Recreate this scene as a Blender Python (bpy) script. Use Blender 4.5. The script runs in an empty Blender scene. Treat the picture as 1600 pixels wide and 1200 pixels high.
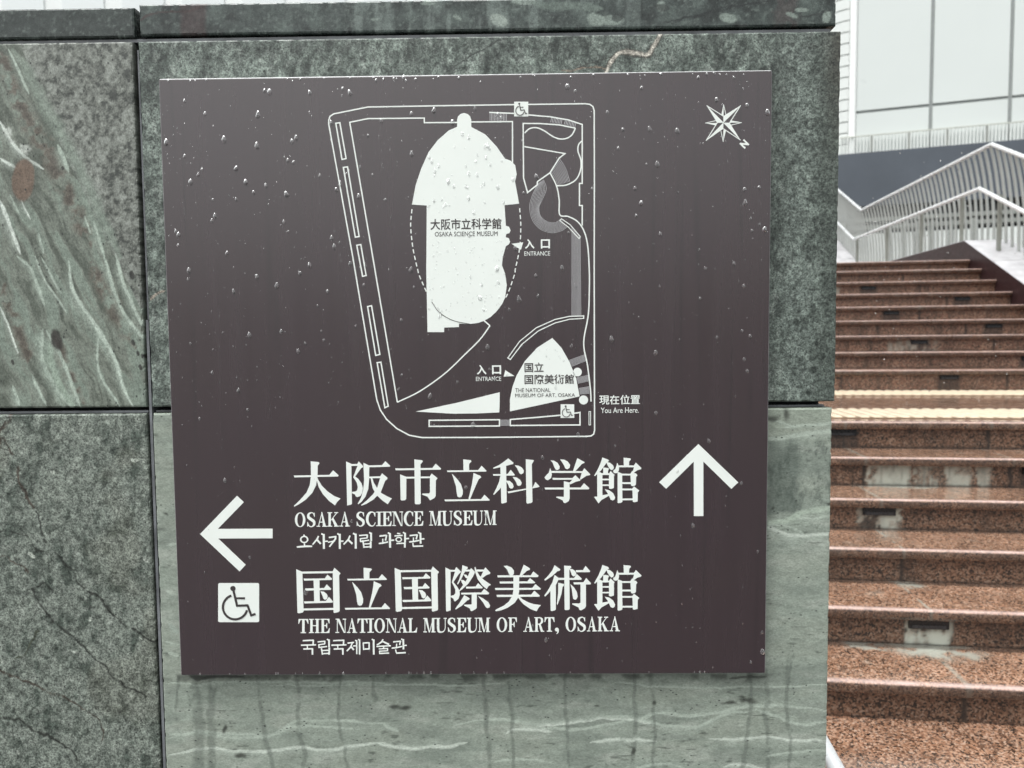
import bpy, bmesh, math, random
import numpy as np
from mathutils import Matrix, Vector
rng = np.random.default_rng(7)
random.seed(7)
sc = bpy.context.scene
COL = sc.collection

# ------------------------------------------------------------------ camera
F = 1150.0                                   # focal length in photo pixels (1600 wide)
YAW, PITCH, ROLL = -0.01282755, -0.05967485, -0.00950003
CAMP = np.array([0.0, -1.10, 0.0])

def cam_basis():
    cy, sy, cp, sp = math.cos(YAW), math.sin(YAW), math.cos(PITCH), math.sin(PITCH)
    f = np.array([sy*cp, cy*cp, sp]); r = np.array([cy, -sy, 0.0]); u = np.cross(r, f)
    cr, sr = math.cos(ROLL), math.sin(ROLL)
    return cr*r + sr*u, -sr*r + cr*u, f
CR, CU, CF = cam_basis()
cd = bpy.data.cameras.new('camera'); cam = bpy.data.objects.new('camera', cd); COL.objects.link(cam)
m = Matrix.Identity(4)
for i in range(3):
    m[i][0], m[i][1], m[i][2], m[i][3] = CR[i], CU[i], -CF[i], CAMP[i]
cam.matrix_world = m
cd.sensor_width = 36.0; cd.lens = F/1600*36.0
cd.clip_start = 0.02; cd.clip_end = 3000
cd.dof.use_dof = True; cd.dof.focus_distance = 1.10; cd.dof.aperture_fstop = 7.0
sc.camera = cam

# ------------------------------------------------------------------ sky, light, exposure
SUN_EL, SUN_AZ = math.radians(64), math.radians(215)      # azimuth clockwise from +Y
w = bpy.data.worlds.new('World'); sc.world = w; w.use_nodes = True
nt = w.node_tree; nt.nodes.clear()
out = nt.nodes.new('ShaderNodeOutputWorld'); bg = nt.nodes.new('ShaderNodeBackground')
sky = nt.nodes.new('ShaderNodeTexSky'); sky.sky_type = 'NISHITA'; sky.sun_disc = False
sky.sun_elevation = SUN_EL; sky.sun_rotation = SUN_AZ
sky.air_density = 1.0; sky.dust_density = 6.0; sky.ozone_density = 1.0
hs = nt.nodes.new('ShaderNodeHueSaturation'); hs.inputs['Saturation'].default_value = 0.04      # overcast: the sky's colour is nearly gone
ti = nt.nodes.new('ShaderNodeMix'); ti.data_type = 'RGBA'; ti.blend_type = 'MULTIPLY'; ti.inputs[0].default_value = 1.0; ti.inputs[7].default_value = (0.968, 1.0, 0.992, 1)
nt.links.new(sky.outputs[0], hs.inputs['Color']); nt.links.new(hs.outputs[0], ti.inputs[6]); nt.links.new(ti.outputs[2], bg.inputs[0])
nt.links.new(bg.outputs[0], out.inputs[0]); bg.inputs[1].default_value = 0.15
ld = bpy.data.lights.new('sun', 'SUN'); ld.energy = 0.9; ld.angle = math.radians(35); ld.color = (1.0, 0.99, 0.965)
sun = bpy.data.objects.new('sun', ld); COL.objects.link(sun)
sd = Vector((math.sin(SUN_AZ)*math.cos(SUN_EL), math.cos(SUN_AZ)*math.cos(SUN_EL), math.sin(SUN_EL)))
sun.rotation_euler = (-sd).to_track_quat('-Z', 'Y').to_euler()
vs = sc.view_settings
vs.view_transform = 'Standard'; vs.look = 'None'; vs.gamma = 1.0; vs.use_curve_mapping = False
vs.exposure = 0.60
sc.cycles.use_denoising = True
sc.cycles.max_bounces = 8

# ------------------------------------------------------------------ projection helpers (photo pixels <-> points of the place)
def ray(x, y):
    x = np.asarray(x, float); y = np.asarray(y, float)
    return (x-800)[..., None]/F*CR - (y-600)[..., None]/F*CU + CF
def on_y(x, y, yy=0.0):                       # the point of the wall plane Y = yy seen at photo pixel x, y
    d = ray(x, y); t = (yy-CAMP[1])/d[..., 1]
    return CAMP + d*t[..., None]
def project(P):
    q = np.asarray(P, float)-CAMP
    a, b, c = q@CR, q@CU, q@CF
    return 800+F*a/c, 600-F*b/c
PSI = 0.11476856                              # the stairs run at this small angle to the wall
SF = np.array([math.sin(PSI), math.cos(PSI), 0.0]); ST = np.array([math.cos(PSI), -math.sin(PSI), 0.0])
def W(t, s, h):                               # stair coordinates -> world
    return tuple(CAMP + t*ST + s*SF + np.array([0, 0, h]))

# ------------------------------------------------------------------ mesh helpers
def thing(name, label, cat, loc=(0, 0, 0), group=None, kind=None):
    o = bpy.data.objects.new(name, None); COL.objects.link(o); o.location = loc
    o['label'] = label; o['category'] = cat
    if group: o['group'] = group
    if kind: o['kind'] = kind
    return o
def tag(o, label, cat, group=None, kind=None):
    o['label'] = label; o['category'] = cat
    if group: o['group'] = group
    if kind: o['kind'] = kind
    return o
def link(name, me, mat, parent=None, smooth=False):
    o = bpy.data.objects.new(name, me); COL.objects.link(o)
    if mat is not None:
        me.materials.append(mat)
    if smooth:
        for p in me.polygons: p.use_smooth = True
    if parent is not None:
        o.parent = parent
        o.matrix_parent_inverse = Matrix.Translation(parent.location).inverted()
    return o
def from_bm(name, bm, mat, parent=None, smooth=False):
    me = bpy.data.meshes.new(name); bm.to_mesh(me); bm.free()
    return link(name, me, mat, parent, smooth)
def box_pts(bm, pts):                         # 8 points: bottom ring of 4 then top ring of 4
    v = [bm.verts.new(p) for p in pts]
    for f in ((3, 2, 1, 0), (4, 5, 6, 7), (0, 1, 5, 4), (1, 2, 6, 5), (2, 3, 7, 6), (3, 0, 4, 7)):
        bm.faces.new([v[i] for i in f])
def box(bm, x0, x1, y0, y1, z0, z1, fn=lambda a, b, c: (a, b, c)):
    box_pts(bm, [fn(x0, y0, z0), fn(x1, y0, z0), fn(x1, y1, z0), fn(x0, y1, z0),
                 fn(x0, y0, z1), fn(x1, y0, z1), fn(x1, y1, z1), fn(x0, y1, z1)])
def bevel(bm, off, seg=2, angle=30):
    bmesh.ops.recalc_face_normals(bm, faces=bm.faces)
    es = [e for e in bm.edges if len(e.link_faces) == 2 and e.calc_face_angle(0) > math.radians(angle)]
    bmesh.ops.bevel(bm, geom=es, offset=off, segments=seg, affect='EDGES', profile=0.5, clamp_overlap=True)
def tube(bm, pts, r, n=10, cap=True):
    pts = [Vector(p) for p in pts]; rings = []
    up = Vector((0.123, 0.31, 0.94)).normalized()
    for i, p in enumerate(pts):
        a = pts[max(i-1, 0)]; b = pts[min(i+1, len(pts)-1)]
        d = (b-a).normalized(); x = d.cross(up)
        if x.length < 1e-3: x = d.cross(Vector((1, 0, 0)))
        x.normalize(); y = x.cross(d)
        rr = r[i] if isinstance(r, (list, tuple)) else r
        rings.append([bm.verts.new(p + (x*math.cos(2*math.pi*k/n) + y*math.sin(2*math.pi*k/n))*rr) for k in range(n)])
    for A, B in zip(rings, rings[1:]):
        for k in range(n):
            bm.faces.new((A[k], A[(k+1) % n], B[(k+1) % n], B[k]))
    if cap:
        bm.faces.new(rings[0][::-1]); bm.faces.new(rings[-1])
def prism(bm, loop, fn0, fn1):                # loop of 2D points, two mapping functions give the two caps
    a = [bm.verts.new(fn0(*p)) for p in loop]; b = [bm.verts.new(fn1(*p)) for p in loop]
    bm.faces.new(a); bm.faces.new(b[::-1]); n = len(loop)
    for i in range(n):
        bm.faces.new((a[i], b[i], b[(i+1) % n], a[(i+1) % n]))

# ------------------------------------------------------------------ material helpers
def srgb(r, g, b, k=1.0):
    f = lambda c: ((c/255)/12.92 if c/255 <= 0.04045 else ((c/255+0.055)/1.055)**2.4)
    return (f(r)*k, f(g)*k, f(b)*k, 1.0)
class NT:
    def __init__(s, name):
        s.m = bpy.data.materials.new(name); s.m.use_nodes = True; s.t = s.m.node_tree
        s.b = s.t.nodes['Principled BSDF']
    def n(s, typ, **kw):
        nd = s.t.nodes.new('ShaderNode'+typ)
        for k, v in kw.items(): setattr(nd, k, v)
        return nd
    def l(s, a, b): s.t.links.new(a, b)
    def set(s, **kw):
        for k, v in kw.items(): s.b.inputs[k.replace('_', ' ')].default_value = v
    def coord(s, scale=(1, 1, 1), rot=(0, 0, 0)):
        tc = s.n('TexCoord'); mp = s.n('Mapping'); mp.inputs['Scale'].default_value = scale; mp.inputs['Rotation'].default_value = rot
        s.l(tc.outputs['Object'], mp.inputs[0]); return mp.outputs[0]
    def noise(s, vec, scale, detail=4, rough=0.55, dist=0.0):
        nd = s.n('TexNoise'); nd.inputs['Scale'].default_value = scale; nd.inputs['Detail'].default_value = detail
        nd.inputs['Roughness'].default_value = rough; nd.inputs['Distortion'].default_value = dist
        s.l(vec, nd.inputs['Vector']); return nd.outputs['Fac']
    def ramp(s, fac, stops, interp='LINEAR'):
        r = s.n('ValToRGB'); e = r.color_ramp.elements; r.color_ramp.interpolation = interp
        while len(e) < len(stops): e.new(0.5)
        for i, (p, c) in enumerate(stops):
            e[i].position = p; e[i].color = c if len(c) == 4 else (*c, 1)
        s.l(fac, r.inputs[0]); return r.outputs[0]
    def mix(s, fac, a, b, mode='MIX'):
        x = s.n('Mix', data_type='RGBA', blend_type=mode)
        for sock, v in ((x.inputs[0], fac), (x.inputs[6], a), (x.inputs[7], b)):
            if isinstance(v, (int, float)): sock.default_value = v
            elif isinstance(v, tuple): sock.default_value = v
            else: s.l(v, sock)
        return x.outputs[2]
    def bump(s, h, strength=0.3, dist=0.002):
        b = s.n('Bump'); b.inputs['Strength'].default_value = strength; b.inputs['Distance'].default_value = dist
        s.l(h, b.inputs['Height']); s.l(b.outputs[0], s.b.inputs['Normal'])
    def maprange(s, v, a, b, c, d):
        x = s.n('MapRange'); s.l(v, x.inputs[0])
        for i, q in enumerate((a, b, c, d)): x.inputs[i+1].default_value = q
        return x.outputs[0]
G = lambda v: (v, v, v, 1)

def mat_plain(name, col, rough=0.5, metal=0.0, var=0.12, scale=8.0, bump=0.0, spec=0.5):
    q = NT(name); v = q.coord()
    nz = q.noise(v, scale, 5)
    c = q.ramp(nz, [(0.3, tuple(x*(1-var) for x in col[:3])), (0.7, tuple(min(x*(1+var), 0.95) for x in col[:3]))])
    q.l(c, q.b.inputs['Base Color']); q.set(Roughness=rough, Metallic=metal)
    q.b.inputs['Specular IOR Level'].default_value = spec
    q.l(q.maprange(q.noise(v, scale*2.3, 4), 0.3, 0.7, max(rough-0.08, 0.02), rough+0.08), q.b.inputs['Roughness'])
    if bump: q.bump(q.noise(v, scale*6, 5), bump)
    return q.m

def mat_stone(name, grain=420.0, gvar=0.35, rough=0.5, aniso=(1, 1, 1), bumps=0.35):
    """wall stone: the slab's own figure comes as a vertex colour, the fine crystal grain is procedural"""
    q = NT(name); v = q.coord(aniso)
    at = q.n('Attribute'); at.attribute_name = 'stone'
    g1 = q.noise(v, grain, 3, 0.7); g2 = q.noise(v, grain*0.33, 5, 0.65)
    f1 = q.ramp(g1, [(0.33, G(1-gvar)), (0.5, G(1.0)), (0.68, G(1+gvar))])
    f2 = q.ramp(g2, [(0.32, G(1-gvar*0.7)), (0.5, G(1.0)), (0.68, G(1+gvar*0.6))])
    c = q.mix(1.0, at.outputs['Color'], f1, 'MULTIPLY'); c = q.mix(1.0, c, f2, 'MULTIPLY')
    # small dark pits
    vo = q.n('TexVoronoi'); vo.inputs['Scale'].default_value = grain*0.28; q.l(v, vo.inputs['Vector'])
    pit = q.maprange(vo.outputs['Distance'], 0.08, 0.2, 0.0, 1.0)
    sel = q.maprange(q.noise(v, grain*0.06, 2), 0.52, 0.6, 0.0, 1.0)
    inv = q.n('Math', operation='SUBTRACT'); inv.inputs[0].default_value = 1.0; q.l(pit, inv.inputs[1])
    k = q.n('Math', operation='MULTIPLY'); q.l(inv.outputs[0], k.inputs[0]); q.l(sel, k.inputs[1])
    c = q.mix(k.outputs[0], c, (0.03, 0.032, 0.03, 1))
    q.l(c, q.b.inputs['Base Color'])
    q.l(q.maprange(g2, 0.3, 0.7, rough-0.12, rough+0.15), q.b.inputs['Roughness'])
    mx = q.n('Math', operation='ADD'); q.l(g1, mx.inputs[0]); q.l(g2, mx.inputs[1])
    q.bump(mx.outputs[0], bumps, 0.0012)
    return q.m

def mat_granite(name, dark=1.0, rough=0.3, scale=210.0, stain_and_light=False, wet=0.6):
    q = NT(name); v = q.coord()
    vo = q.n('TexVoronoi'); vo.inputs['Scale'].default_value = scale; q.l(v, vo.inputs['Vector'])
    sx = q.n('SeparateColor'); q.l(vo.outputs['Color'], sx.inputs[0])
    k = dark
    c = q.ramp(sx.outputs[0], [(0.0, (0.014*k, 0.012*k, 0.011*k)), (0.2, (0.045*k, 0.03*k, 0.023*k)), (0.3, (0.19*k, 0.092*k, 0.055*k)),
                               (0.55, (0.35*k, 0.18*k, 0.108*k)), (0.8, (0.50*k, 0.29*k, 0.19*k)), (1.0, (0.60*k, 0.42*k, 0.32*k))])
    big = q.ramp(q.noise(v, 5.0, 6, 0.6), [(0.3, G(0.72)), (0.7, G(1.22))])
    c = q.mix(1.0, c, big, 'MULTIPLY')
    if stain_and_light:
        at = q.n('Attribute'); at.attribute_name = 'stain_and_light'; se = q.n('SeparateColor'); q.l(at.outputs['Color'], se.inputs[0])
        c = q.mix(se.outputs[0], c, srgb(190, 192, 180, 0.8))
        c = q.mix(se.outputs[1], c, (0.014, 0.011, 0.01, 1)); c = q.mix(se.outputs[2], c, (0.62, 0.45, 0.41, 1))  # dark marks with the nosing-front shade, then the painted nosing highlight
    q.l(c, q.b.inputs['Base Color'])
    q.l(q.maprange(q.noise(v, 14.0, 5), 0.35, 0.65, max(rough-0.1, 0.05), rough+0.12), q.b.inputs['Roughness'])
    q.b.inputs['Specular IOR Level'].default_value = 0.5
    q.b.inputs['Coat Weight'].default_value = wet; q.b.inputs['Coat Roughness'].default_value = 0.12; q.b.inputs['Coat IOR'].default_value = 1.45
    q.bump(q.noise(v, 380.0, 3), 0.12, 0.0008)
    return q.m
# ------------------------------------------------------------------ numpy noise and marks for the stone slabs
def vnoise(x, y, seed):
    r = np.random.default_rng(seed); T = r.random((256, 256))
    xi = np.floor(x).astype(int); yi = np.floor(y).astype(int); fx = x-xi; fy = y-yi
    fx = fx*fx*(3-2*fx); fy = fy*fy*(3-2*fy)
    g = lambda a, b: T[a % 256, b % 256]
    return (g(xi, yi)*(1-fx)+g(xi+1, yi)*fx)*(1-fy) + (g(xi, yi+1)*(1-fx)+g(xi+1, yi+1)*fx)*fy
def fbm(x, y, size, octs=5, seed=1, gain=0.5):
    s = 0; a = 1; t = 0; x = x/size; y = y/size
    for o in range(octs):
        s = s + a*vnoise(x*2**o+o*17.3, y*2**o+o*9.1, seed+o); t += a; a *= gain
    return s/t
def sst(a, b, x):
    t = np.clip((x-a)/(b-a), 0, 1); return t*t*(3-2*t)
def dist_line(X, Y, pts):
    """distance to a polyline and how far along it (0..1)"""
    best = np.full(X.shape, 1e9); al = np.zeros(X.shape); sd = np.zeros(X.shape)
    pts = np.asarray(pts, float); L = np.r_[0, np.cumsum(np.hypot(*np.diff(pts, axis=0).T))]
    for i in range(len(pts)-1):
        ax, ay = pts[i]; bx, by = pts[i+1]; dx, dy = bx-ax, by-ay; q = dx*dx+dy*dy+1e-9
        t = np.clip(((X-ax)*dx+(Y-ay)*dy)/q, 0, 1)
        d = np.hypot(X-ax-t*dx, Y-ay-t*dy); k = d < best
        sd = np.where(k, np.sign(dx*(Y-ay)-dy*(X-ax)), sd)
        best = np.where(k, d, best); al = np.where(k, (L[i]+t*(L[i+1]-L[i]))/L[-1], al)
    return best, al, sd
def smooth_pts(pts, n=8):
    P = [np.array(p, float) for p in pts]
    if len(P) < 3: return P
    P = [2*P[0]-P[1]]+P+[2*P[-1]-P[-2]]; o = []
    for i in range(1, len(P)-2):
        for k in range(n):
            t = k/n; a, b, c, d = P[i-1:i+3]
            o.append(0.5*((2*b)+(c-a)*t+(2*a-5*b+4*c-d)*t*t+(3*b-3*c+d-a)*t**3))
    o.append(P[-2]); return o
class Fig:
    """the figure of one slab, painted over points given in photo pixels; values are stone colours"""
    def __init__(s, X, Y): s.X, s.Y = X, Y; s.C = np.zeros(X.shape+(3,)); s.wx = (fbm(X, Y, 26, 4, 91)-0.5); s.wy = (fbm(X, Y, 26, 4, 57)-0.5)
    def col(s, c): return np.array(srgb(*c, 0.86)[:3])
    def over(s, m, c): s.C = s.C*(1-m[..., None]) + s.col(c)*m[..., None]
    def mul(s, m): s.C = s.C*m[..., None]
    def vein(s, pts, wd, c, amt=1.0, tr=None, taper=True, jit=5.0, soft=0.4, brk=0.0, glow=0.0):
        if tr: pts = [tr(*p) for p in pts]
        pts = smooth_pts(pts)
        d, al, sd = dist_line(s.X+s.wx*jit, s.Y+s.wy*jit, pts)
        wv = wd*0.5*(0.65+0.7*fbm(s.X, s.Y, 14, 3, 33))
        if taper: wv = wv*np.clip(np.minimum(al, 1-al)*6+0.25, 0, 1)
        m = 1-sst(wv*(1-soft), wv*(1+soft)+0.3, d)
        if brk: m = m*sst(brk-0.12, brk+0.12, fbm(s.X, s.Y, 12, 4, 71))
        if glow:
            gw = wd*(2.2+2.5*fbm(s.X, s.Y, 20, 3, 39)); gm = (1-sst(0.0, 1.0, d/gw))*(sd*glow > 0)*np.clip(np.minimum(al, 1-al)*5, 0, 1)
            s.over(np.clip(gm*abs(glow), 0, 1), tuple(x*0.62+y*0.38 for x, y in zip(c, (135, 145, 134))))
        s.over(np.clip(m*amt, 0, 1), c)
    def blob(s, cx, cy, rx, ry, c, amt=1.0, rot=0.0, soft=0.12, jit=4):
        x = s.X+s.wx*jit-cx; y = s.Y+s.wy*jit-cy; k, q = math.cos(rot), math.sin(rot)
        r = np.hypot((x*k+y*q)/rx, (-x*q+y*k)/ry)
        s.over((1-sst(1-soft, 1+soft, r))*amt, c)

def Z(ox, oy, sc_): return lambda x, y: (ox+x/sc_, oy+y/sc_)
zA, zB, zC = Z(0, 0, 3.0), Z(0, 400, 3.0), Z(0, 800, 2.667)

def fig_upper_left(X, Y):
    f = Fig(X, Y)
    u = X*0.89-Y*0.45; v = X*0.45+Y*0.89                          # across / along the flow
    u = u+(fbm(X, Y, 60, 3, 5)-0.5)*30
    n = fbm(X, Y, 22, 5, 11, 0.62); st = fbm(u*1.0, v*0.14, 9, 5, 21)
    f.C[:] = f.col((114, 117, 110)); n = 0.35*n+0.65*fbm(X, Y, 7, 4, 13, 0.75); f.over(sst(0.46, 0.66, n)*0.9, (150, 154, 147)); f.over(sst(0.5, 0.34, n), (66, 69, 65))
    d, al, _ = dist_line(X, Y, [(30, 40), (60, 125), (100, 220), (160, 340), (222, 470), (260, 560)])
    left = X < np.interp(Y, [40, 125, 220, 340, 470, 560], [22, 52, 92, 150, 214, 260])
    lm = sst(-7, 9, np.where(left, d, -d)+f.wx*16)
    g = np.zeros_like(f.C); g[:] = f.col((122, 128, 118))
    for lo, hi, c in ((0.5, 0.68, (130, 141, 130)), (0.5, 0.32, (92, 98, 89))):
        mm = sst(lo, hi, st)[..., None]; g = g*(1-mm)+f.col(c)*mm
    f.C = f.C*(1-lm[..., None])+g*lm[..., None]
    br = (108, 98, 88)
    for tr, pts, wd in ((zA, [(40, 380), (180, 640), (300, 880), (420, 1150)], 24), (zB, [(10, 130), (70, 300), (130, 500)], 16), (zB, [(250, 380), (330, 560), (390, 690)], 13), (zB, [(430, 40), (520, 220), (630, 430)], 18), (zA, [(0, 240), (80, 450)], 14)):
        f.vein(pts, wd, br, 0.8, tr, brk=0.44, jit=14, soft=0.9)
        f.vein(pts, wd*0.7, (74, 68, 62), 0.7, tr, brk=0.58, jit=18, soft=0.6)
    pale, white = (172, 184, 172), (212, 220, 211)
    f.vein([(60, 230), (160, 400), (280, 620), (400, 850), (500, 1080), (560, 1200)], 17, (140, 152, 140), 0.7, zA, jit=9, soft=0.9)
    for tr, pts, wd, c in ((zA, [(-6, 560), (60, 670), (130, 745), (205, 795)], 5.5, white), (zA, [(40, 230), (90, 340), (135, 440)], 4, pale),
        (zA, [(270, 680), (298, 740), (320, 805)], 8, pale), (zA, [(0, 940), (40, 1040), (95, 1190)], 7, white), (zA, [(0, 740), (80, 792)], 5, white),
        (zA, [(440, 1040), (490, 1200)], 5, pale), (zA, [(395, 1010), (425, 1095)], 2.5, pale), (zA, [(180, 1090), (205, 1190)], 4, pale), (zA, [(45, 910), (90, 1005)], 4, pale), (zA, [(80, 900), (140, 1030)], 2, white),
        (zB, [(80, 0), (150, 70), (210, 240)], 5, pale), (zB, [(165, 0), (210, 110), (310, 265)], 3.4, pale), (zB, [(195, 10), (285, 175)], 3, pale),
        (zB, [(320, 25), (345, 170), (430, 300), (500, 410), (550, 510), (580, 620), (630, 715)], 7, (186, 198, 186)), (zB, [(460, 390), (465, 540), (565, 715)], 4, pale),
        (zB, [(485, -10), (560, 230), (685, 405)], 6, pale), (zB, [(540, -10), (590, 160), (675, 345)], 6, (178, 190, 178)),
        (zB, [(200, 340), (198, 480), (260, 610), (340, 715)], 7, pale), (zB, [(230, 400), (260, 560), (350, 715)], 11, (150, 164, 150)), (zB, [(215, 350), (300, 500), (378, 715)], 6, pale),
        (zB, [(0, 240), (40, 330), (85, 460)], 3, white), (zB, [(150, 560), (215, 700)], 5, pale), (zB, [(60, 610), (90, 700)], 6, pale)):
        f.vein(pts, wd*0.74, c, 1.0, tr, glow=0.6 if wd > 4.5 else 0.4, brk=0.08, jit=3)
    f.vein([(20, 590), (90, 670), (165, 720)], 14, (205, 210, 202), 0.8, zA, brk=0.52, jit=14)
    f.blob(36, 282, 23, 37, (92, 96, 88), 0.7, soft=0.5); f.blob(36, 281, 18, 33, (114, 97, 84), 1.0, 0.05, 0.1)
    f.blob(88, 531, 9, 17, (58, 54, 50), 0.95, -0.25, 0.25, 9)
    for x, y, r in ((98, 263, 2.5), (20, 566, 3), (208, 536, 3.5), (215, 552, 3), (220, 573, 3.5), (222, 556, 2.5), (206, 430, 5)): f.blob(x, y, r*0.8, r*1.4, (50, 48, 46), 0.9, -0.3)
    return f.C
def fig_lower_left(X, Y):
    f = Fig(X, Y); n = 0.35*fbm(X, Y*0.75, 34, 6, 41, 0.6)+0.65*fbm(X, Y*0.62, 15, 4, 44, 0.55); n2 = fbm(X, Y, 9, 4, 47, 0.6)
    f.C[:] = f.col((117, 124, 116)); f.over(sst(0.48, 0.66, n)*0.8, (130, 137, 128)); f.over(sst(0.46, 0.33, n)*0.85, (66, 75, 68)); f.over(sst(0.56, 0.75, n2)*0.35, (150, 155, 147)); f.over(sst(0.44, 0.26, n2)*0.45, (66, 72, 66))
    sp = fbm(X, Y*0.8, 15, 3, 43); f.over(sst(0.64, 0.74, sp)*0.55, (64, 72, 65))
    f.over(sst(0.55, 0.7, fbm(X, Y, 90, 3, 48))*0.13, (122, 114, 98))
    dk, rd = (36, 37, 33), (66, 56, 48)
    zz = zC
    for tr, pts, wd, c in ((zz, [(135, 0), (190, 120), (250, 200), (340, 300), (450, 400), (540, 475), (655, 535)], 3.4, dk), (zz, [(200, 425), (300, 530), (400, 610), (500, 700), (590, 750), (668, 806)], 3.0, dk),
        (zz, [(200, 425), (135, 320), (190, 290), (215, 325)], 2.4, dk), (zz, [(0, 655), (110, 700), (240, 760), (315, 802)], 3.6, rd), (zz, [(0, 850), (100, 890), (190, 930), (245, 950)], 3.0, dk), (zz, [(0, 95), (80, 92), (190, 182)], 2.4, dk),
        (zz, [(310, 800), (420, 870), (425, 950)], 1.8, rd), (zz, [(0, 170), (90, 235), (120, 262)], 1.8, rd), (zz, [(60, 600), (110, 580), (155, 500)], 2.6, (62, 66, 54)), (zz, [(240, 950), (300, 985), (325, 1030)], 2.0, dk),
        (zB, [(42, 750), (8, 830), (0, 910)], 6, rd), (zB, [(20, 850), (62, 935)], 3.5, rd), (zB, [(75, 985), (110, 1080), (150, 1185)], 4.0, rd)):
        f.vein(pts, wd*0.95, c, 0.9, tr, jit=20, taper=False, brk=0.32)
    for x, y, rx, ry, r in ((210, 719, 6.5, 2.8, 0.1), (49, 868, 7, 3, 0.7), (228, 875, 5, 2, 0.5), (116, 1019, 5, 2, 0.3), (141, 967, 2.5, 4, 0.2), (220, 997, 3, 1.6, 0.5), (82, 738, 4, 2, 0.4), (28, 1176, 4, 2, 1)): f.blob(x, y, rx, ry, (170, 176, 166), 0.9, r)
    return f.C
zP = Z(800, 0, 3.02); zQ = Z(200, 0, 2.667); zR = Z(600, 1030, 2.222); zS = Z(1180, 560, 4.0)
def fig_main_upper(X, Y):
    f = Fig(X, Y); n = fbm(X, Y*0.55, 20, 6, 61, 0.68); big = fbm(X, Y*0.6, 70, 3, 66)
    nn = 0.6*n+0.4*fbm(X, Y*0.6, 8, 4, 67, 0.7)
    f.C[:] = f.col((84, 92, 86)); f.over(sst(0.45, 0.66, nn), (124, 134, 126)); f.over(sst(0.47, 0.33, nn)*0.85, (44, 50, 46))
    f.over(sst(0.55, 0.78, fbm(X, Y*0.5, 8, 4, 63, 0.65))*0.5, (146, 153, 146))
    rt = sst(1200, 1240, X); f.over(rt*sst(0.4, 0.7, fbm(X, Y, 3.2, 2, 64))*0.5, (120, 130, 123)); f.over(rt*sst(0.5, 0.3, fbm(X, Y, 3.4, 2, 65))*0.55, (40, 46, 42))
    f.over(rt*sst(1206, 1230, X)*sst(1278, 1250, X+f.wx*24)*0.3, (128, 138, 131)); f.over(sst(1262, 1300, X+f.wx*20)*0.6, (70, 77, 71)); f.over(sst(1275, 1312, X)*sst(300, 60, Y)*0.5, (76, 69, 60)); f.over(sst(0.66, 0.74, fbm(X, Y, 9, 3, 69))*rt*0.6, (46, 52, 48))
    f.over(sst(232, 214, X)*0.25, (120, 132, 124))
    tan = (182, 176, 165)
    f.vein([(760, 150), (700, 175), (640, 258), (600, 252), (540, 240), (490, 262), (440, 335)], 9, (66, 58, 50), 0.75, zP, jit=12, taper=False)
    f.vein([(725, 150), (690, 185), (640, 255), (600, 250), (540, 240), (490, 262), (443, 335)], 5.0, tan, 0.95, zP, jit=10, taper=False)
    f.vein([(450, 322), (350, 322), (285, 332), (225, 325)], 2.4, (120, 104, 90), 0.85, zP, jit=12)
    f.vein([(470, 265), (380, 300), (290, 330)], 1.6, (48, 46, 42), 0.8, zP, jit=12)
    f.vein([(1575, 160), (1480, 200), (1420, 235), (1350, 275)], 1.8, (42, 46, 43), 0.9, zQ, jit=8); f.vein([(1550, 180), (1600, 235), (1640, 270)], 1.4, (42, 46, 43), 0.8, zQ)
    f.vein([(1325, 235), (1345, 258)], 4, (140, 150, 142), 0.9, zQ)
    for x, y, r in ((862, 71, 7), (813, 71, 4), (1190, 128, 3), (784, 97, 3), (414, 112, 3), (1245, 505, 6), (1270, 578, 7), (1263, 613, 4), (243, 165, 3), (240, 230, 2.5), (236, 217, 4)): f.blob(x, y, r, r*0.85, (46, 52, 48), 0.85, soft=0.3)
    f.vein([(236, 470), (246, 459), (258, 454)], 4, (150, 138, 126), 0.9)
    return f.C
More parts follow.
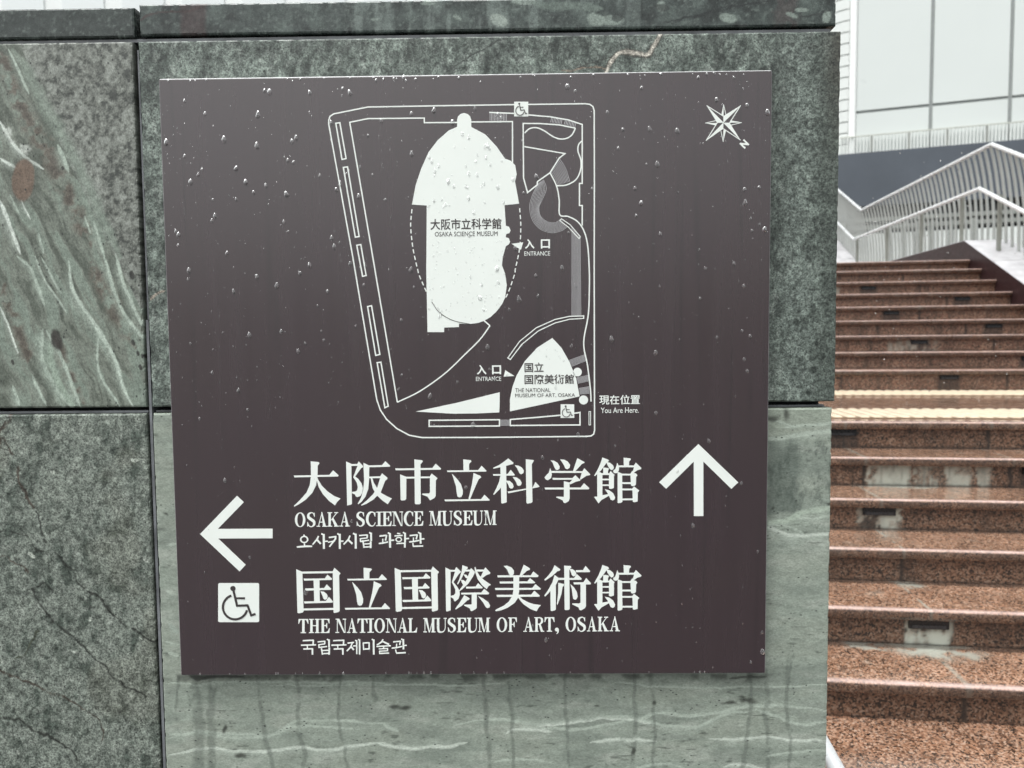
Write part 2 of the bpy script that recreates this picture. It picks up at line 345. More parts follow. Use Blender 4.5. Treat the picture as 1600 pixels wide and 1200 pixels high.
def fig_main_lower(X, Y):
    f = Fig(X, Y); n = fbm(X*0.25, Y, 16, 5, 81, 0.6); m = fbm(X*0.4, Y*1.4, 46, 4, 84)
    f.C[:] = f.col((148, 157, 146)); f.over(sst(0.48, 0.72, n)*0.8, (165, 171, 161)); f.over(sst(0.48, 0.3, n)*0.6, (136, 143, 134)); f.over(sst(0.5, 0.7, m)*0.5, (148, 155, 143)); f.over(sst(0.45, 0.3, m)*0.5, (120, 129, 120))
    # broken dark horizontal pores
    po = fbm(X*0.16, Y, 3.2, 3, 86); f.over(sst(0.66, 0.78, po)*sst(0.45, 0.62, fbm(X, Y, 60, 3, 88))*0.7, (72, 78, 71))
    # right strip: darker rough zone
    xr = sst(1190, 1205, X); z = xr*sst(682, 690, Y+f.wx*10)*sst(812, 800, Y+(X-1200)*0.18+f.wx*12)
    f.over(z*sst(1258, 1240, X+f.wx*20)*0.85, (104, 113, 105)); f.over(z*sst(0.45, 0.75, fbm(X, Y*0.5, 9, 5, 85, 0.7))*0.6, (70, 79, 73))
    f.over(xr*sst(0.62, 0.72, fbm(X, Y, 5, 4, 87, 0.7))*sst(1255, 1275, X)*sst(880, 790, Y)*0.65, (84, 92, 84))
    f.over(xr*sst(690, 676, Y+(X-1200)*0.16+f.wx*8)*0.6, (150, 158, 144))
    pale, wh = (178, 188, 176), (204, 212, 201)
    for pts, wd, c in (([(90, 505), (180, 495), (250, 480), (490, 450)], 6, pale), ([(90, 1026), (200, 1012), (300, 962), (495, 932)], 8, (176, 188, 173)), ([(85, 1058), (160, 1088), (250, 1110), (480, 1100)], 5, wh),
                       ([(90, 385), (180, 400), (250, 420), (495, 398)], 2.4, pale), ([(180, 430), (300, 420), (495, 410)], 1.8, pale), ([(280, 1000), (390, 1000), (490, 975)], 3, pale), ([(85, 1040), (200, 1050), (300, 1095)], 2, pale)):
        f.vein(pts, wd, c, 0.8, zS, jit=4, taper=False, glow=0.45)
    for pts, wd, c in (([(-400, 90), (0, 90), (150, 92), (400, 84)], 2.5, pale), ([(800, 80), (1000, 98), (1280, 95), (1545, 90)], 3, pale),
        ([(240, 232), (340, 208), (430, 210), (520, 225), (620, 220), (720, 212), (820, 195), (880, 205), (950, 185), (1050, 195), (1180, 185), (1280, 160), (1400, 165), (1545, 182)], 5.5, pale),
        ([(480, 235), (700, 240), (870, 205), (960, 225), (1080, 235), (1180, 195), (1290, 175)], 5, pale), ([(520, 232), (640, 222), (820, 205), (930, 222)], 3, wh), ([(420, 264), (450, 246), (520, 243), (580, 250)], 4.5, wh), ([(-20, 292), (80, 310), (180, 305), (288, 290)], 6, wh),
        ([(715, 287), (800, 283), (945, 280)], 5, wh), ([(1128, 274), (1230, 280), (1330, 270), (1440, 285), (1545, 280)], 4.5, wh), ([(1290, 170), (1370, 200), (1450, 232), (1545, 215)], 5, pale), ([(380, 360), (470, 345), (580, 356)], 4, pale),
        ([(1320, 342), (1420, 325), (1545, 318)], 4, pale), ([(880, 375), (980, 366), (1040, 380)], 4, pale), ([(1180, 378), (1250, 368), (1310, 378)], 5, wh), ([(0, 225), (50, 250)], 5, pale)):
        f.vein(pts, wd*0.8, c, 0.85, zR, jit=8, glow=0.5 if len(pts) % 2 else -0.5, brk=0.22)
    for pts, wd, c in (([(700, 715), (900, 715), (1200, 705), (1600, 712)], 4, pale), ([(705, 1012), (800, 990), (900, 986), (1100, 1000), (1250, 982), (1400, 985), (1610, 958)], 5.5, wh), ([(700, 942), (850, 915), (1000, 930), (1150, 920), (1250, 868), (1400, 870), (1610, 882)], 5, pale),
        ([(700, 930), (850, 925), (1000, 945), (1150, 925), (1250, 890), (1500, 905)], 4, pale), ([(690, 140), (740, 130)], 4, pale), ([(695, 330), (740, 340)], 5, pale), ([(700, 470), (745, 500)], 8, (160, 170, 160)), ([(700, 590), (745, 600)], 5, pale), ([(690, 540), (745, 555)], 3, pale)):
        f.vein(pts, wd*0.8, c, 0.85, zC, jit=8, glow=0.5, brk=0.22)
    dk = (92, 99, 92)
    for pts, wd in (([(755, 1050), (757, 1090), (762, 1140), (764, 1210)], 6), ([(794, 1050), (797, 1090), (801, 1150), (806, 1210)], 6), ([(884, 1050), (885, 1100), (887, 1150), (889, 1210)], 5), ([(990, 1050), (992, 1110), (990, 1160), (992, 1210)], 7), ([(1020, 1050), (1021, 1090), (1021, 1140), (1023, 1210)], 6),
        ([(1168, 1050), (1174, 1090), (1168, 1130), (1164, 1170), (1158, 1210)], 6), ([(1199, 1045), (1198, 1100), (1200, 1150), (1196, 1210)], 7), ([(1232, 1020), (1228, 1090), (1234, 1140), (1233, 1210)], 5), ([(1238, 1020), (1230, 1080)], 4), ([(402, 1050), (405, 1090), (412, 1140), (420, 1170), (430, 1210)], 6),
        ([(460, 1050), (466, 1090), (470, 1140), (478, 1210)], 7), ([(533, 1050), (530, 1090), (534, 1150), (545, 1210)], 5), ([(584, 1050), (585, 1075), (586, 1096)], 5), ([(305, 1052), (303, 1090), (312, 1130), (308, 1210)], 17), ([(332, 1052), (332, 1090), (328, 1130), (332, 1210)], 12), ([(276, 1060), (277, 1125)], 5)):
        f.vein(pts, wd*0.95, dk, 0.5, None, taper=pts[0][1] < 1040, jit=13, soft=0.4, brk=0.33)
    for x, y, rx, ry in ((619, 1105, 12, 3.5), (634, 1107, 6, 3), (1168, 1097, 12, 3), (1140, 1102, 12, 2), (1162, 1092, 6, 2), (934, 1103, 4, 2), (1021, 1096, 3, 4), (990, 1174, 3, 4), (1208, 652, 9, 5), (1230, 646, 5, 8), (1207, 793, 3, 2), (1299, 784, 7, 3), (262, 807, 5, 2), (718, 1115, 3, 2), (350, 1138, 4, 6), (376, 1180, 6, 4)): f.blob(x, y, rx, ry, (58, 60, 54), 0.85, soft=0.6, jit=16)
    f.vein([(296, 1056), (340, 1058), (380, 1057)], 7, (44, 46, 42), 0.85, taper=True, jit=12); f.vein([(1140, 1056), (1175, 1056), (1200, 1054)], 4, (52, 52, 48), 0.7, jit=12)
    f.over(sst(1210, 1203, X)*sst(1050, 1056, Y)*sst(1066, 1056, Y+f.wx*14)*sst(0.4, 0.55, fbm(X, Y, 24, 3, 77))*0.7, (60, 64, 58))
    return f.C
def fig_coping(X, Y):
    f = Fig(X, Y); n = fbm(X, Y, 26, 5, 101, 0.6); v = fbm(X, Y*0.2, 16, 4, 105)
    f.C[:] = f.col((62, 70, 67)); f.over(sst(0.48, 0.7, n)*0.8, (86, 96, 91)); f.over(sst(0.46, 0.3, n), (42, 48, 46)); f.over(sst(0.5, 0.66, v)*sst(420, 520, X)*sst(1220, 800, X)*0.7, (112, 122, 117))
    f.over(sst(210, 200, X)*0.75, (48, 55, 52)); f.over(sst(0.64, 0.74, fbm(X, Y, 5, 3, 106))*0.4, (120, 130, 124))
    f.over(sst(277, 286, X+f.wx*10)*sst(325, 316, X+f.wx*10)*0.8, (58, 42, 42)); f.over(sst(1200, 1215, X+f.wx*20)*sst(1252, 1240, X+f.wx*20)*sst(0.4, 0.55, n)*0.6, (70, 58, 58))
    f.vein([(40, 85), (120, 55), (220, 45), (320, 25)], 3, (62, 46, 44), 0.9, zQ, jit=12)
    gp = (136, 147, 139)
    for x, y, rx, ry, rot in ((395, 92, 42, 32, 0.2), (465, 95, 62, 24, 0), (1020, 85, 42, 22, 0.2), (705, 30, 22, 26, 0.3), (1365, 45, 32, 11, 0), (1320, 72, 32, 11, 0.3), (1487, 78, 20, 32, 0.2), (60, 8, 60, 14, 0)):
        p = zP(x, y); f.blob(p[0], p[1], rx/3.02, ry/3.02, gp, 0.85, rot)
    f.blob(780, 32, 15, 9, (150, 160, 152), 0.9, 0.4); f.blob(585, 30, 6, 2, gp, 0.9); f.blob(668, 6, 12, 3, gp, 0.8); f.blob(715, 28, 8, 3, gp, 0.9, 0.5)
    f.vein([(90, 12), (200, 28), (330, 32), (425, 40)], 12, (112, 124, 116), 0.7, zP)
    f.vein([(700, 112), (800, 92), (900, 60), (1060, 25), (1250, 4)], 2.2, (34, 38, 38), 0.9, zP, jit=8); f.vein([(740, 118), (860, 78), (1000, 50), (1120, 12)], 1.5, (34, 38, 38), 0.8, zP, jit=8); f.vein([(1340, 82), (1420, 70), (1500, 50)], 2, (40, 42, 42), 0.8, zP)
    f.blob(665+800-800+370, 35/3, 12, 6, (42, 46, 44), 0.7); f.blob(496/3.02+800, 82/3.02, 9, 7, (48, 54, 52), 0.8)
    return f.C
def fig_plain(X, Y):
    f = Fig(X, Y); n = fbm(X, Y*0.7, 40, 6, 141, 0.62)
    f.C[:] = f.col((112, 119, 111)); f.over(sst(0.48, 0.7, n), (136, 143, 134)); f.over(sst(0.48, 0.3, n), (76, 84, 78)); return f.C

def slab(name, x0, x1, z0, z1, yf, depth, fig, mat, parent, step=0.0016, ch=0.0028):
    """a stone slab: a fine front grid carrying its figure, a worn chamfer round it, sides and back"""
    nx = max(2, int((x1-x0-2*ch)/step)); nz = max(2, int((z1-z0-2*ch)/step))
    gx = np.linspace(x0+ch, x1-ch, nx+1); gz = np.linspace(z0+ch, z1-ch, nz+1)
    GX, GZ = np.meshgrid(gx, gz, indexing='ij')
    P = np.stack([GX, np.full(GX.shape, yf), GZ], -1)
    X, Y = project(P); C = fig(X, Y)
    wob = (fbm(GX*1000, GZ*1000, 18, 3, 5)-0.5)*0.0008
    P[..., 1] += wob
    idx = np.arange(P.shape[0]*P.shape[1]).reshape(P.shape[:2])
    V = [P.reshape(-1, 3)]; cols = [C.reshape(-1, 3)]
    q = np.stack([idx[:-1, :-1], idx[1:, :-1], idx[1:, 1:], idx[:-1, 1:]], -1).reshape(-1, 4)
    faces = [q]
    loop = np.concatenate([idx[:, 0], idx[-1, 1:], idx[-2::-1, -1], idx[0, -2:0:-1]])
    n0 = P.shape[0]*P.shape[1]; n = len(loop)
    base = P.reshape(-1, 3)[loop]; cc = C.reshape(-1, 3)[loop]
    prev = loop
    chip = np.clip(vnoise(np.arange(n)*0.21, np.zeros(n), 3)-0.6, 0, 1)*0.006
    for k, (o, dy) in enumerate(((ch*0.72, ch*0.28), (ch, ch), (ch, depth))):
        r = base.copy()
        ox = np.where(base[:, 0] <= gx[0]+1e-9, -o, 0)+np.where(base[:, 0] >= gx[-1]-1e-9, o, 0)
        oz = np.where(base[:, 2] <= gz[0]+1e-9, -o, 0)+np.where(base[:, 2] >= gz[-1]-1e-9, o, 0)
        r[:, 0] += ox; r[:, 2] += oz; r[:, 1] = yf+dy+(chip if k < 2 else 0)
        ids = n0+np.arange(n); n0 += n
        V.append(r); cols.append(cc*(1.12 if k == 0 else 1.0))
        faces.append(np.stack([prev, ids, np.roll(ids, -1), np.roll(prev, -1)], -1)); prev = ids
    V = np.concatenate(V); Cc = np.concatenate(cols); Fq = np.concatenate(faces)
    me = bpy.data.meshes.new(name)
    me.from_pydata(V.tolist(), [], Fq.tolist()+[prev.tolist()[::-1]])
    a = me.attributes.new('stone', 'FLOAT_COLOR', 'POINT')
    a.data.foreach_set('color', np.concatenate([Cc, np.ones((len(Cc), 1))], 1).astype(np.float32).ravel())
    bm = bmesh.new(); bm.from_mesh(me); bmesh.ops.recalc_face_normals(bm, faces=bm.faces); bm.to_mesh(me); bm.free()
    return link(name, me, mat, parent)

# ------------------------------------------------------------------ the unseen ground
GZ = -1.375
M_ground = mat_plain('darkened_ground', (0.05, 0.05, 0.051), 0.45, var=0.25, scale=3.0, bump=0.2)  # unseen asphalt, added dark to dim the sign's reflection and the bounce
bm = bmesh.new(); q = 1500
vs4 = [bm.verts.new((x, y, GZ)) for x, y in ((-q, -q), (q, -q), (q, q), (-q, q))]; bm.faces.new(vs4)
g = from_bm('ground', bm, M_ground); g['kind'] = 'structure'; g['label'] = 'unseen ground around the wall and steps, made dark to dim reflections'; g['category'] = 'ground'

# ------------------------------------------------------------------ the stone wall
YF = 0.024                                    # front of the slabs; the sign's face is at Y = 0
M_mott = mat_stone('mottled_green_stone', 400, 0.75, 0.42)
M_vein = mat_stone('veined_green_stone', 430, 0.3, 0.42, (1, 1, 0.7))
M_sage = mat_stone('sage_banded_stone', 560, 0.2, 0.5, (0.55, 1, 1), 0.25)
M_cop = mat_stone('dark_coping_stone', 520, 0.34, 0.26, (1, 1, 1), 0.15)
M_mort = mat_plain('dark_joint_backing', (0.02, 0.021, 0.021), 0.6, var=0.3, scale=60, bump=0.3)
M_seal = mat_plain('grey_joint_sealant', (0.15, 0.155, 0.165), 0.25, var=0.4, scale=22, bump=0.3)
wx = lambda x, y: float(on_y(np.float64(x), np.float64(y), YF)[0]); wz = lambda x, y: float(on_y(np.float64(x), np.float64(y), YF)[2])
xj0, xj1 = wx(208.5, 130), wx(217.8, 130); xend = wx(1310.5, 300)
zj_top, zj_bot = wz(780, 631.5), wz(780, 641.5)
z_top = wz(780, 56.0)
zc0, zc1 = wz(780, 47.0), wz(780, -3.0)
wall = thing('stone_wall', 'green mottled stone clad wall with dark coping, behind the brown map sign', 'wall', (0.0, 0.15, GZ))
x_l = wx(-260, 600)
slab('stone_panel', x_l, xj0, zj_top, z_top, YF, 0.035, fig_upper_left, M_vein, wall, 0.0012)['label'] = 'veined grey green stone panel with a brown oval knot'
slab('stone_panel', x_l, xj0, zj_bot-0.62, zj_bot, YF, 0.035, fig_lower_left, M_mott, wall, 0.0013)['label'] = 'speckled grey green stone panel crossed by dark cracks'
slab('stone_panel', xj1, xend, zj_top, z_top, YF, 0.035, fig_main_upper, M_mott, wall, 0.0018)['label'] = 'dark green granular stone panel with a tan vein'
slab('stone_panel', xj1, xend-0.004, zj_bot-0.62, zj_bot, YF, 0.035, fig_main_lower, M_sage, wall, 0.0017)['label'] = 'sage green stone panel with pale bands and drip stains'
zl = zj_bot-0.63
slab('stone_panel', x_l, xj0, GZ+0.012, zl, YF, 0.035, fig_plain, M_mott, wall, 0.008)
slab('stone_panel', xj1, xend-0.004, GZ+0.012, zl, YF, 0.035, fig_plain, M_mott, wall, 0.008)
cx0, cx1 = wx(209.0, 40), wx(217.0, 40); xce = wx(1307.5, 20)
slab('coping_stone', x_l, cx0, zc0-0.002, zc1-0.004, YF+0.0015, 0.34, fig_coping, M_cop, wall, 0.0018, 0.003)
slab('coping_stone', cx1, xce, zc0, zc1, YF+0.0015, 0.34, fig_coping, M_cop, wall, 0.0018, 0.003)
bm = bmesh.new(); box(bm, x_l+0.01, xend-0.012, YF+0.034, YF+0.30, GZ, zc0-0.004); from_bm('wall_core', bm, M_mort, wall)
# sealant strips lying in the joints
bm = bmesh.new()
box(bm, xj0+0.0025, xj1-0.0025, YF+0.0045, YF+0.036, zj_bot-0.62, wz(215, 500))
box(bm, x_l, xce-0.006, YF+0.007, YF+0.036, z_top+0.001, z_top+0.0058)
box(bm, xj0+0.0035, xj1-0.003, YF+0.008, YF+0.036, wz(215, 500)+0.001, z_top-0.01)
box(bm, x_l, xj0, YF+0.006, YF+0.036, zj_bot+0.001, zj_bot+0.0045)
box(bm, xj1, xend-0.012, YF+0.012, YF+0.036, zj_bot+0.001, zj_bot+0.004)
from_bm('joint_sealant', bm, M_seal, wall)
# ------------------------------------------------------------------ the map sign
class Art:
    """flat lettering / line art on the sign face; every stroke sits a hair higher than the last one so none share a plane"""
    def __init__(s, base=0.0004, thick=0.0004):
        s.V = []; s.Fc = []; s.k = 0; s.base = base; s.thick = thick
    def poly(s, pts, world=False):
        if not world:
            a = np.array(pts, float); P = on_y(a[:, 0], a[:, 1], 0.0)[:, [0, 2]]
        else: P = np.array(pts, float)
        keep = [i for i in range(len(P)) if np.hypot(*(P[i]-P[i-1])) > 1e-6]; P = P[keep]
        if len(P) < 3: return
        ar = 0.5*np.sum(P[:, 0]*np.roll(P[:, 1], -1)-np.roll(P[:, 0], -1)*P[:, 1])
        if ar < 0: P = P[::-1]
        y = -(s.base+(s.k % 60)*4e-6); s.k += 1; n = len(P)
        from mathutils.geometry import tessellate_polygon
        tris = tessellate_polygon([[Vector((p[0], p[1], 0)) for p in P]])
        o = len(s.V)
        s.V += [(p[0], y, p[1]) for p in P]+[(p[0], y+s.thick, p[1]) for p in P]
        for t in tris:
            a_, b_, c_ = (P[i] for i in t)
            cr = (b_[0]-a_[0])*(c_[1]-a_[1])-(b_[1]-a_[1])*(c_[0]-a_[0])
            t = tuple(t) if cr > 0 else tuple(t)[::-1]
            s.Fc.append(tuple(o+i for i in t))
        for i in range(n):
            j = (i+1) % n; s.Fc.append((o+j, o+i, o+n+i, o+n+j))
    def polyz(s, pts, ox, oy, k=10.0): s.poly([(ox+x/k, oy+y/k) for x, y in pts])
    def stroke(s, pts, wd, smooth=False, tr=None, closed=False):
        if tr: pts = [tr(*p) for p in pts]
        if smooth: pts = [tuple(p) for p in smooth_pts(pts, 6)]
        P = np.array(pts, float)
        if closed and np.hypot(*(P[0]-P[-1])) > 1e-6: P = np.vstack([P, P[:1]])
        n = len(P); wv = np.interp(np.linspace(0, 1, n), np.linspace(0, 1, len(wd)), wd) if isinstance(wd, (list, tuple)) else np.full(n, float(wd))
        L = []; Rr = []
        for i in range(n):
            if closed: a, b, c = P[i-1 if i else n-2], P[i], P[i+1 if i < n-1 else 1]
            else: a, b, c = P[max(i-1, 0)], P[i], P[min(i+1, n-1)]
            d1 = (b-a)/(np.hypot(*(b-a))+1e-9); d2 = (c-b)/(np.hypot(*(c-b))+1e-9)
            d = d1+d2; d = d/(np.hypot(*d)+1e-9); nrm = np.array([-d[1], d[0]])
            ref = d1 if np.hypot(*d1) > .5 else d2
            k = 1/max(0.45, abs(d@ref)); L.append(b+nrm*wv[i]/2*k); Rr.append(b-nrm*wv[i]/2*k)
        for i in range(n-1):
            pass
        if closed:                               # a closed ring: quads
            for i in range(n-1): s.quadrun([L[i], L[i+1], Rr[i+1], Rr[i]], same=i > 0)
        else:
            for i in range(n-1): s.quadrun([L[i], L[i+1], Rr[i+1], Rr[i]], same=i > 0)
    def quadrun(s, q, same):
        if same: s.k -= 1
        a = np.array(q, float); P = on_y(a[:, 0], a[:, 1], 0.0)[:, [0, 2]]
        y = -(s.base+(s.k % 60)*4e-6); s.k += 1; o = len(s.V)
        ar = 0.5*np.sum(P[:, 0]*np.roll(P[:, 1], -1)-np.roll(P[:, 0], -1)*P[:, 1])
        if ar < 0: P = P[::-1]
        s.V += [(p[0], y, p[1]) for p in P]+[(p[0], y+s.thick, p[1]) for p in P]
        s.Fc.append((o, o+1, o+2, o+3))
        for i in range(4):
            j = (i+1) % 4; s.Fc.append((o+j, o+i, o+4+i, o+4+j))
    def ring(s, cx, cy, rx, ry, wx_, wy_, n=28):
        ts = np.linspace(0, 2*math.pi, n+1)
        for i in range(n):
            a, b = ts[i], ts[i+1]
            s.quadrun([(cx+rx*math.cos(a), cy+ry*math.sin(a)), (cx+rx*math.cos(b), cy+ry*math.sin(b)),
                       (cx+(rx-wx_)*math.cos(b), cy+(ry-wy_)*math.sin(b)), (cx+(rx-wx_)*math.cos(a), cy+(ry-wy_)*math.sin(a))], i > 0)
    def disc(s, cx, cy, r, n=24): s.poly([(cx+r*math.cos(t), cy+r*math.sin(t)) for t in np.linspace(0, 2*math.pi, n, False)])
    def text(s, body, x0, y0, x1, y1, bold=0.0):
        c = bpy.data.curves.new('lettering', 'FONT'); c.body = body; c.offset = bold; c.resolution_u = 3
        o = bpy.data.objects.new('lettering', c); COL.objects.link(o)
        dg = bpy.context.evaluated_depsgraph_get(); me = bpy.data.meshes.new_from_object(o.evaluated_get(dg))
        v = np.array([t.co[:2] for t in me.vertices]); fs = [tuple(p.vertices) for p in me.polygons]
        bpy.data.objects.remove(o); bpy.data.curves.remove(c); bpy.data.meshes.remove(me)
        lo, hi = v.min(0), v.max(0); xm, ym = (x0+x1)/2, (y0+y1)/2
        X0 = on_y(np.float64(x0), np.float64(ym))[0]; X1 = on_y(np.float64(x1), np.float64(ym))[0]
        Z0 = on_y(np.float64(xm), np.float64(y1))[2]; Z1 = on_y(np.float64(xm), np.float64(y0))[2]
        u = (v-lo)/(hi-lo); o_ = len(s.V); y = -(s.base+(s.k % 60)*4e-6); s.k += 1
        s.V += [(X0+a*(X1-X0), y, Z0+b*(Z1-Z0)) for a, b in u]
        for f in fs:
            a_, b_, c_ = (np.array(s.V[o_+i])[[0, 2]] for i in f[:3])
            cr = (b_[0]-a_[0])*(c_[1]-a_[1])-(b_[1]-a_[1])*(c_[0]-a_[0])
            s.Fc.append(tuple(o_+i for i in (f if cr > 0 else f[::-1])))
    def build(s, name, mat, parent, label=None):
        me = bpy.data.meshes.new(name); me.from_pydata(s.V, [], s.Fc)
        o = link(name, me, mat, parent)
        if label: o['label'] = label
        return o

# sign face: dark brown gloss paint with faint run marks
q = NT('brown_sign_paint'); v = q.coord()
vs_ = q.coord((38, 1, 2.2))
run = q.noise(vs_, 1.0, 6, 0.6, 0.4); sp = q.noise(v, 5.0, 4)
c = q.ramp(run, [(0.25, (0.0305, 0.0165, 0.0205)), (0.55, (0.033, 0.0180, 0.0224)), (0.8, (0.0345, 0.0190, 0.0238))])
c = q.mix(q.maprange(sp, 0.35, 0.65, 0, 0.5), c, (0.0345, 0.0205, 0.0212, 1))
tr_ = q.noise(q.coord((62, 1, 1.5), (0, 0.03, 0)), 1.0, 3, 0.6, 0.9); trail = q.maprange(tr_, 0.61, 0.70, 0, 0.4)
c = q.mix(trail, c, (0.013, 0.0085, 0.0095, 1))
q.l(c, q.b.inputs['Base Color'])
r1 = q.maprange(run, 0.3, 0.72, 0.22, 0.30); q.l(r1, q.b.inputs['Roughness'])
q.b.inputs['Specular IOR Level'].default_value = 1.0
q.b.inputs['Coat Weight'].default_value = 0.32; q.b.inputs['Coat Roughness'].default_value = 0.24
fine = q.noise(v, 900.0, 2); q.bump(q.maprange(fine, 0.6, 0.75, 0, 1), 0.12, 0.0004)
M_sign = q.m
M_white = mat_plain('white_sign_vinyl', srgb(244, 248, 243, 0.88), 0.42, var=0.02, scale=14)
M_brownink = mat_plain('brown_lettering_ink', (0.045, 0.036, 0.037), 0.42, var=0.05, scale=14)
M_edge = mat_plain('sign_edge_sheen', (0.30, 0.285, 0.30), 0.2, var=0.3, scale=40)  # paler than the face: the edges' sky sheen is in the colour
M_post = mat_plain('sign_bracket_metal', (0.16, 0.15, 0.15), 0.35, 0.8)

SX0, SX1, SZ0, SZ1 = -0.52938918, 0.36878651, -0.51189059, 0.38842673
sign = thing('map_sign', 'square dark brown map sign with white plan, arrows and trilingual lettering, wet with rain', 'sign', ((SX0+SX1)/2, 0.0, (SZ0+SZ1)/2))
bm = bmesh.new(); box(bm, SX0, SX1, 0.0, 0.017, SZ0, SZ1); bevel(bm, 0.0022, 3)
o = from_bm('sign_panel', bm, M_sign, sign)
o.data.materials.append(M_edge); o.data.materials.append(mat_plain('top_edge_highlight', (0.86, 0.86, 0.88), 0.3, 0.2, var=0.1, scale=60))  # top edge nearly white: its sky highlight is painted into the colour
for p in o.data.polygons:
    if abs(p.normal.y) < 0.9: p.material_index = 2 if p.normal.z > 0.3 else 1
for xx in (SX0+0.09, SX1-0.09):
    bm = bmesh.new(); box(bm, xx-0.02, xx+0.02, 0.017, YF+0.001, SZ0+0.05, SZ1-0.05); from_bm('mounting_rail', bm, M_post, sign)

A_ = lambda x, y: (500+x/3.478, 140+y/3.478)
B_ = lambda x, y: (500+x/3.077, 400+y/3.077)
AA = lambda *p: [A_(*q) for q in p]
BB = lambda *p: [B_(*q) for q in p]
LW = 2.0
# ---- plan: boundary and garden lines
a = Art(0.0003, 0.0003)
a.stroke(AA((48, 190), (48, 165), (55, 145), (75, 132), (260, 95), (650, 88), (1055, 82))+AA((1130, 81), (1440, 77), (1465, 80), (1483, 92), (1490, 115), (1491, 500), (1490, 974))+BB((1319, 400), (1320, 838), (1316, 856), (1303, 865), (1285, 867), (800, 872), (490, 873), (430, 862), (370, 830), (320, 785), (290, 740), (273, 690), (157, 0))+AA((48, 190)), LW)
for r in (AA((86, 183), (108, 180), (142, 375), (120, 380)), AA((127, 423), (150, 420), (213, 798), (192, 802)), AA((200, 846), (222, 842))+BB((222, 94), (205, 98)), BB((229, 243), (248, 239), (288, 473), (268, 478)), BB((275, 513), (293, 510), (328, 722), (312, 729))):
    a.stroke(r, LW, closed=True)
a.stroke(AA((1046, 400), (1046, 174), (822, 176)), LW); a.stroke(AA((748, 179), (567, 180), (567, 155), (262, 158), (162, 178), (298, 974))+BB((372, 703)), LW)
a.stroke(BB((372, 703), (480, 650), (600, 565), (700, 470), (770, 400), (817, 335)), LW, True); a.stroke(BB((817, 335), (788, 310)), LW)
a.stroke(AA((920, 124), (1056, 130)), LW)
a.stroke(AA((1132, 138), (1250, 148), (1350, 165), (1425, 190), (1425, 510), (1410, 510), (1410, 630), (1425, 630), (1425, 738)), LW)
a.stroke(AA((1388, 210), (1300, 192), (1200, 185), (1104, 184), (1106, 480), (1128, 560), (1180, 518), (1182, 500), (1250, 452), (1300, 372), (1332, 348), (1110, 310)), LW)
a.stroke(AA((1388, 210), (1370, 245), (1340, 265), (1300, 268), (1260, 252), (1220, 225), (1180, 208), (1140, 212), (1112, 236)), LW, True)
a.stroke(AA((1424, 278), (1405, 300), (1402, 335), (1418, 385), (1415, 440), (1390, 490), (1340, 518), (1285, 523)), LW, True)
a.stroke(AA((1250, 452), (1285, 523), (1300, 600), (1303, 680), (1350, 690), (1400, 718), (1435, 770), (1455, 850), (1463, 974))+BB((1295, 150), (1290, 280), (1270, 390), (1270, 450), (1285, 520), (1300, 640), (1303, 700)), LW, True)
a.stroke(AA((1312, 702), (1360, 735), (1415, 800), (1408, 810), (1350, 748), (1303, 712)), 1.3, closed=True)
a.stroke(BB((903, 490), (960, 410), (1040, 345), (1130, 305), (1200, 290), (1268, 288), (1268, 300), (1200, 304), (1130, 322), (1050, 360), (970, 425), (915, 498)), 1.5, closed=True)
a.stroke(BB((525, 790), (863, 787), (863, 817), (525, 819)), LW, closed=True)
a.stroke(BB((915, 786), (1040, 776), (1160, 765), (1250, 752), (1250, 812), (915, 815)), LW, closed=True)
a.stroke(BB((1293, 748), (1301, 748), (1301, 812), (1293, 812)), 1.0, closed=True)
for nm, pts in (('l', AA((500, 650), (493, 740), (505, 860), (530, 974))+BB((480, 100), (520, 190))), ('r', AA((1085, 645), (1091, 740), (1085, 860), (1062, 974))+BB((935, 90), (905, 175), (884, 215)))):
    P = np.array([tuple(p) for p in smooth_pts(pts, 10)]); L = np.r_[0, np.cumsum(np.hypot(*np.diff(P, axis=0).T))]
    t = 0
    while t < L[-1]-3:
        e = min(t+6.5, L[-1]); tt = np.linspace(t, e, 4)
        a.stroke(np.stack([np.interp(tt, L, P[:, 0]), np.interp(tt, L, P[:, 1])], 1), 1.7); t += 10.5
a.build('plan_outline', M_white, sign)
# ---- plan: fine step hatching
M_hatch = mat_plain('pale_grey_hatching', (0.42, 0.41, 0.42), 0.42, var=0.03)
a = Art(0.0003, 0.0002)
def done():
    global a
    a.build('step_hatching', M_hatch, sign); a = Art(0.0003, 0.0002)
def hatch(p0, p1, q0, q1, n, w_):
    for i in range(n):
        t = i/(n-1); l = lambda u, v_: (u[0]+(v_[0]-u[0])*t, u[1]+(v_[1]-u[1])*t)
        a.stroke([l(p0, p1), l(q0, q1)], w_)
hatch(A_(924, 128), A_(1013, 131), A_(924, 170), A_(1013, 170), 12, 1.0); done()
hatch(A_(1259, 150), A_(1316, 158), A_(1254, 178), A_(1310, 187), 8, 0.95); done(); hatch(A_(1334, 164), A_(1390, 178), A_(1328, 190), A_(1384, 206), 8, 0.95); done()
n = 11
for i in range(n):
    t = i/(n-1); l = lambda u, v_: (u[0]+(v_[0]-u[0])*t, u[1]+(v_[1]-u[1])*t)
    a.stroke([l(A_(1300, 372), A_(1252, 455)), l(A_(1335, 430), A_(1274, 492)), l(A_(1358, 500), A_(1287, 521))], 0.75, True)
done()
ou = AA((1183, 512), (1152, 580), (1139, 640), (1155, 710), (1200, 760), (1260, 778), (1310, 768), (1342, 748)); inn = AA((1215, 490), (1230, 540), (1207, 600), (1190, 640), (1200, 690), (1240, 720), (1280, 722), (1308, 704))
